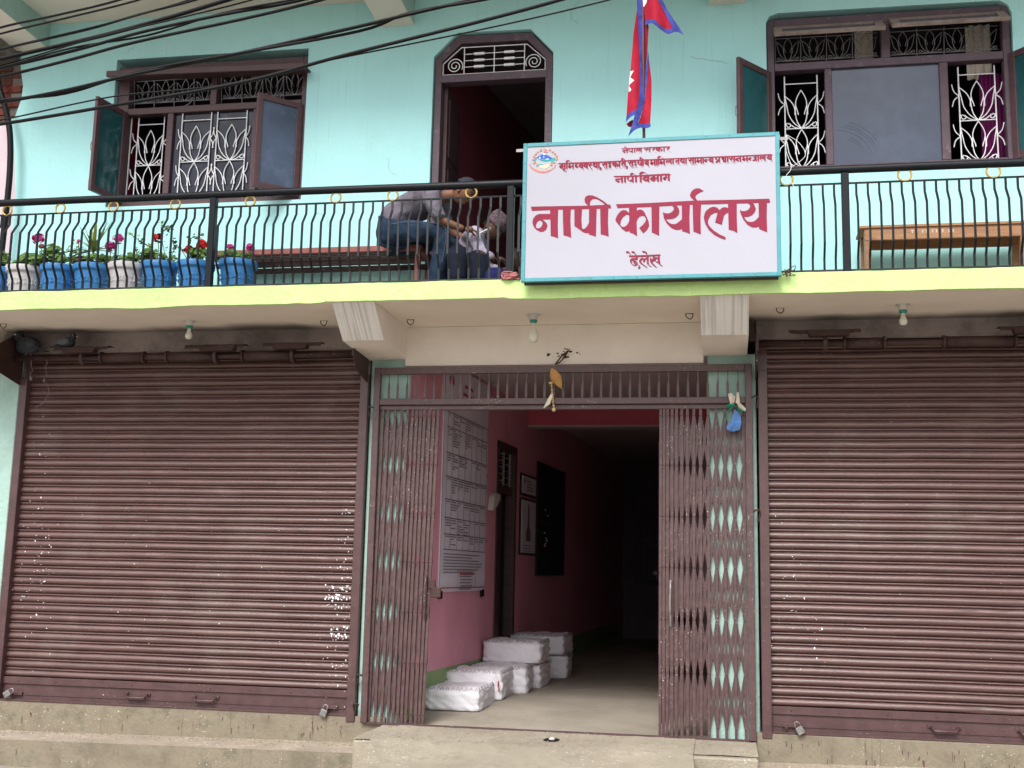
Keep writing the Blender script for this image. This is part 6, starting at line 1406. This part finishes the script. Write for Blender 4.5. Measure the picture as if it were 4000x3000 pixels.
    p = MB().box(-.05, .05, -.034, .034, -.006, .006, .004); p.xf(Matrix.Translation(Vector((-1.885, YC-.09, 4.352))) @ Matrix.Rotation(R_(-28), 4, 'Y') @ Matrix.Rotation(R_(10), 4, 'X'))
    P(p.build('mobile_phone', T['phone']), 'pale mobile phone held by the man in the grey cap', 'phone')
    b = MB(); q = [(-2.66, YC-.205, 4.40), (-2.45, YC-.218, 4.415), (-2.24, YC-.215, 4.385), (-2.18, YC-.215, 4.32), (-2.20, YC-.215, 4.1), (-2.24, YC-.22, 3.93)]
    b.tube(smooth2(q, 4), .0022, 4, False); b.build('jeans_seam', T['seam'], e)
man_one()
def man_two():
    YC = -.26
    e = empty('person', (-2.10, YC, FZ), 'man in patterned topi, lavender shirt and dark waistcoat crouching beside the phone user', 'person')
    hc = (-1.862, YC-.06, 4.435); fwd = (.62, -.35, -.70); up = (.62, -.10, .72)
    body = skin_mesh([
        ([(-2.14, YC, 4.12), (-2.11, YC, 4.25), (-2.04, YC, 4.35), (-1.97, YC, 4.40), (-1.90, YC-.03, 4.42),
          (-2.0, YC-.15, 4.35), (-1.93, YC-.22, 4.15), (-1.79, YC-.25, 4.115), (-2.03, YC+.15, 4.35), (-1.95, YC+.16, 4.12), (-1.80, YC+.0, 4.09),
          (-2.13, YC-.08, 4.10), (-2.07, YC-.40, 4.16), (-2.07, YC-.38, 3.86), (-2.05, YC-.48, 3.85),
          (-2.08, YC+.04, 4.10), (-1.90, YC-.32, 4.14), (-1.90, YC-.32, 3.86), (-1.88, YC-.42, 3.85)],
         [(0, 1), (1, 2), (2, 3), (3, 4), (2, 5), (5, 6), (6, 7), (2, 8), (8, 9), (9, 10), (0, 11), (11, 12), (12, 13), (13, 14), (0, 15), (15, 16), (16, 17), (17, 18)],
         [.10, .105, .10, .055, .05, .05, .036, .024, .05, .036, .024, .07, .055, .035, .03, .07, .055, .035, .03])]
        + hand((-1.79, YC-.25, 4.115), (1, -.1, -.15), (0, 0, 1), 1, .92, .6) + hand((-1.80, YC, 4.09), (1, -.2, -.1), (0, 0, 1), -1, .92, .6))
    hv = head_verts(hc, fwd, up, .96); body.add(hv.v, hv.f, True)
    body.build('body', T['skind'], e)
    s_ = skin_mesh([([(-2.12, YC, 4.14), (-2.09, YC, 4.26), (-2.02, YC, 4.36), (-1.955, YC-.01, 4.405), (-1.99, YC-.16, 4.36), (-1.93, YC-.22, 4.17), (-1.81, YC-.25, 4.12), (-2.02, YC+.16, 4.36), (-1.95, YC+.16, 4.15), (-1.83, YC+.03, 4.10)],
                     [(0, 1), (1, 2), (2, 3), (2, 4), (4, 5), (5, 6), (2, 7), (7, 8), (8, 9)], [.115, .115, .112, .065, .066, .055, .042, .066, .055, .042])], 3)
    crease(s_, .020, 11, 2); crease(s_, .010, 24, 4)
    s_.build('shirt', T['lav'], e)
    skin_mesh([chain([(-2.13, YC-.01, 4.11), (-2.115, YC-.01, 4.26), (-2.05, YC, 4.375)], [.130, .132, .122])]).build('waistcoat', T['vest'], e)
    t_ = skin_mesh([([(-2.14, YC, 4.10), (-2.13, YC-.10, 4.11), (-2.08, YC-.39, 4.15), (-2.08, YC-.38, 4.0), (-2.07, YC-.38, 3.87), (-2.07, YC+.02, 4.10), (-1.92, YC-.31, 4.13), (-1.91, YC-.32, 4.0), (-1.90, YC-.32, 3.87)],
                     [(0, 1), (1, 2), (2, 3), (3, 4), (0, 5), (5, 6), (6, 7), (7, 8)], [.115, .10, .092, .086, .084, .10, .092, .086, .086])])
    t_.build('trousers', T['navy'], e)
    for y, x in ((YC-.44, -2.06), (YC-.38, -1.89)): skin_mesh([chain([(x, y+.08, 3.86), (x+.01, y-.02, 3.855), (x+.01, y-.08, 3.85)], [.038, .036, .03])], 1).build('shoe', T['shoe'], e)
    eyes(hc, fwd, up, .96, e)
    hair_cap(hc, fwd, up, .96, lambda x, y: (.1 if x < .2 else .9) if x > -.35 else -.45, T['hair'], e, 'hair', 1.04)
    f = Vector(fwd).normalized(); u = (Vector(up)-f*Vector(up).dot(f)).normalized(); sd_ = f.cross(u)
    b = MB(); vs = []; R3 = Matrix((f, sd_, u)).transposed()
    prof = [(1.06, .035), (1.08, .06), (1.02, .10), (.90, .135), (.72, .148), (.01, .150)]
    for r, z in prof:
        for k in range(28): a = 2*math.pi*k/28; vs.append(Vector(hc)+R3 @ Vector((math.cos(a)*.098*r, math.sin(a)*.080*r, z)))
    b.add(vs, [[i*28+k, i*28+(k+1) % 28, (i+1)*28+(k+1) % 28, (i+1)*28+k] for i in range(5) for k in range(28)], True); b.build('topi_hat', T['topi'], e)
    b = MB(); b.box(-2.24, -2.0, YC-.06, YC+.16, FZ, 4.02, .01)
    P(b.build('low_stool', T['hood']), 'low dark stool under the man in the topi', 'stool')
    b = MB(); b.ball((-1.78, YC-.30, 3.93), .12, 1.1, .8, .85, 12, 8); P(b.build('cloth_bag', T['bagblue']), 'dark blue cloth bag on the balcony floor behind the railing post', 'bag')
man_two()
def person_three():
    YC = .05
    e = empty('person', (-1.62, YC, FZ), 'dark haired person with an ear stud, mostly hidden behind the post left of the signboard', 'person')
    hc = (-1.705, YC-.05, 4.24); fwd = (-.85, -.35, -.35); up = (-.25, 0, .95)
    body = skin_mesh([([(-1.60, YC, 3.98), (-1.62, YC, 4.08), (-1.64, YC, 4.13), (-1.68, YC-.02, 4.17), (-1.60, YC-.14, 4.08), (-1.70, YC-.22, 3.98), (-1.60, YC+.14, 4.08), (-1.70, YC+.2, 3.98)],
                       [(0, 1), (1, 2), (2, 3), (1, 4), (4, 5), (1, 6), (6, 7)], [.10, .10, .055, .045, .05, .035, .05, .035])])
    hv = head_verts(hc, fwd, up, .93); body.add(hv.v, hv.f, True); body.build('body', T['skind'], e)
    eyes(hc, fwd, up, .93, e)
    hair_cap(hc, fwd, up, .93, lambda x, y: (.0 if x < .35 else .75) if x > -.2 else -.9, T['hair'], e, 'hair', 1.08)
    skin_mesh([([(-1.60, YC, 3.90), (-1.60, YC, 4.0), (-1.63, YC, 4.10), (-1.60, YC-.15, 4.07), (-1.70, YC-.22, 3.97), (-1.60, YC+.15, 4.07)], [(0, 1), (1, 2), (2, 3), (3, 4), (2, 5)], [.13, .125, .10, .065, .05, .065])]).build('dark_shawl', T['redcur'], e)
    b = MB(); f = Vector(fwd).normalized(); u = (Vector(up)-f*Vector(up).dot(f)).normalized(); s_ = f.cross(u)
    for sg in (-1, 1): b.ball(Vector(hc)+s_*.078*sg*.93-u*.045, .006, 1, 1, 1, 6, 5)
    b.build('ear_stud', T['gold'], e)
person_three()
for o in (cw,):
    for k in ('label', 'category'):
        if k in o.keys(): del o[k]
bpy.context.view_layer.update()
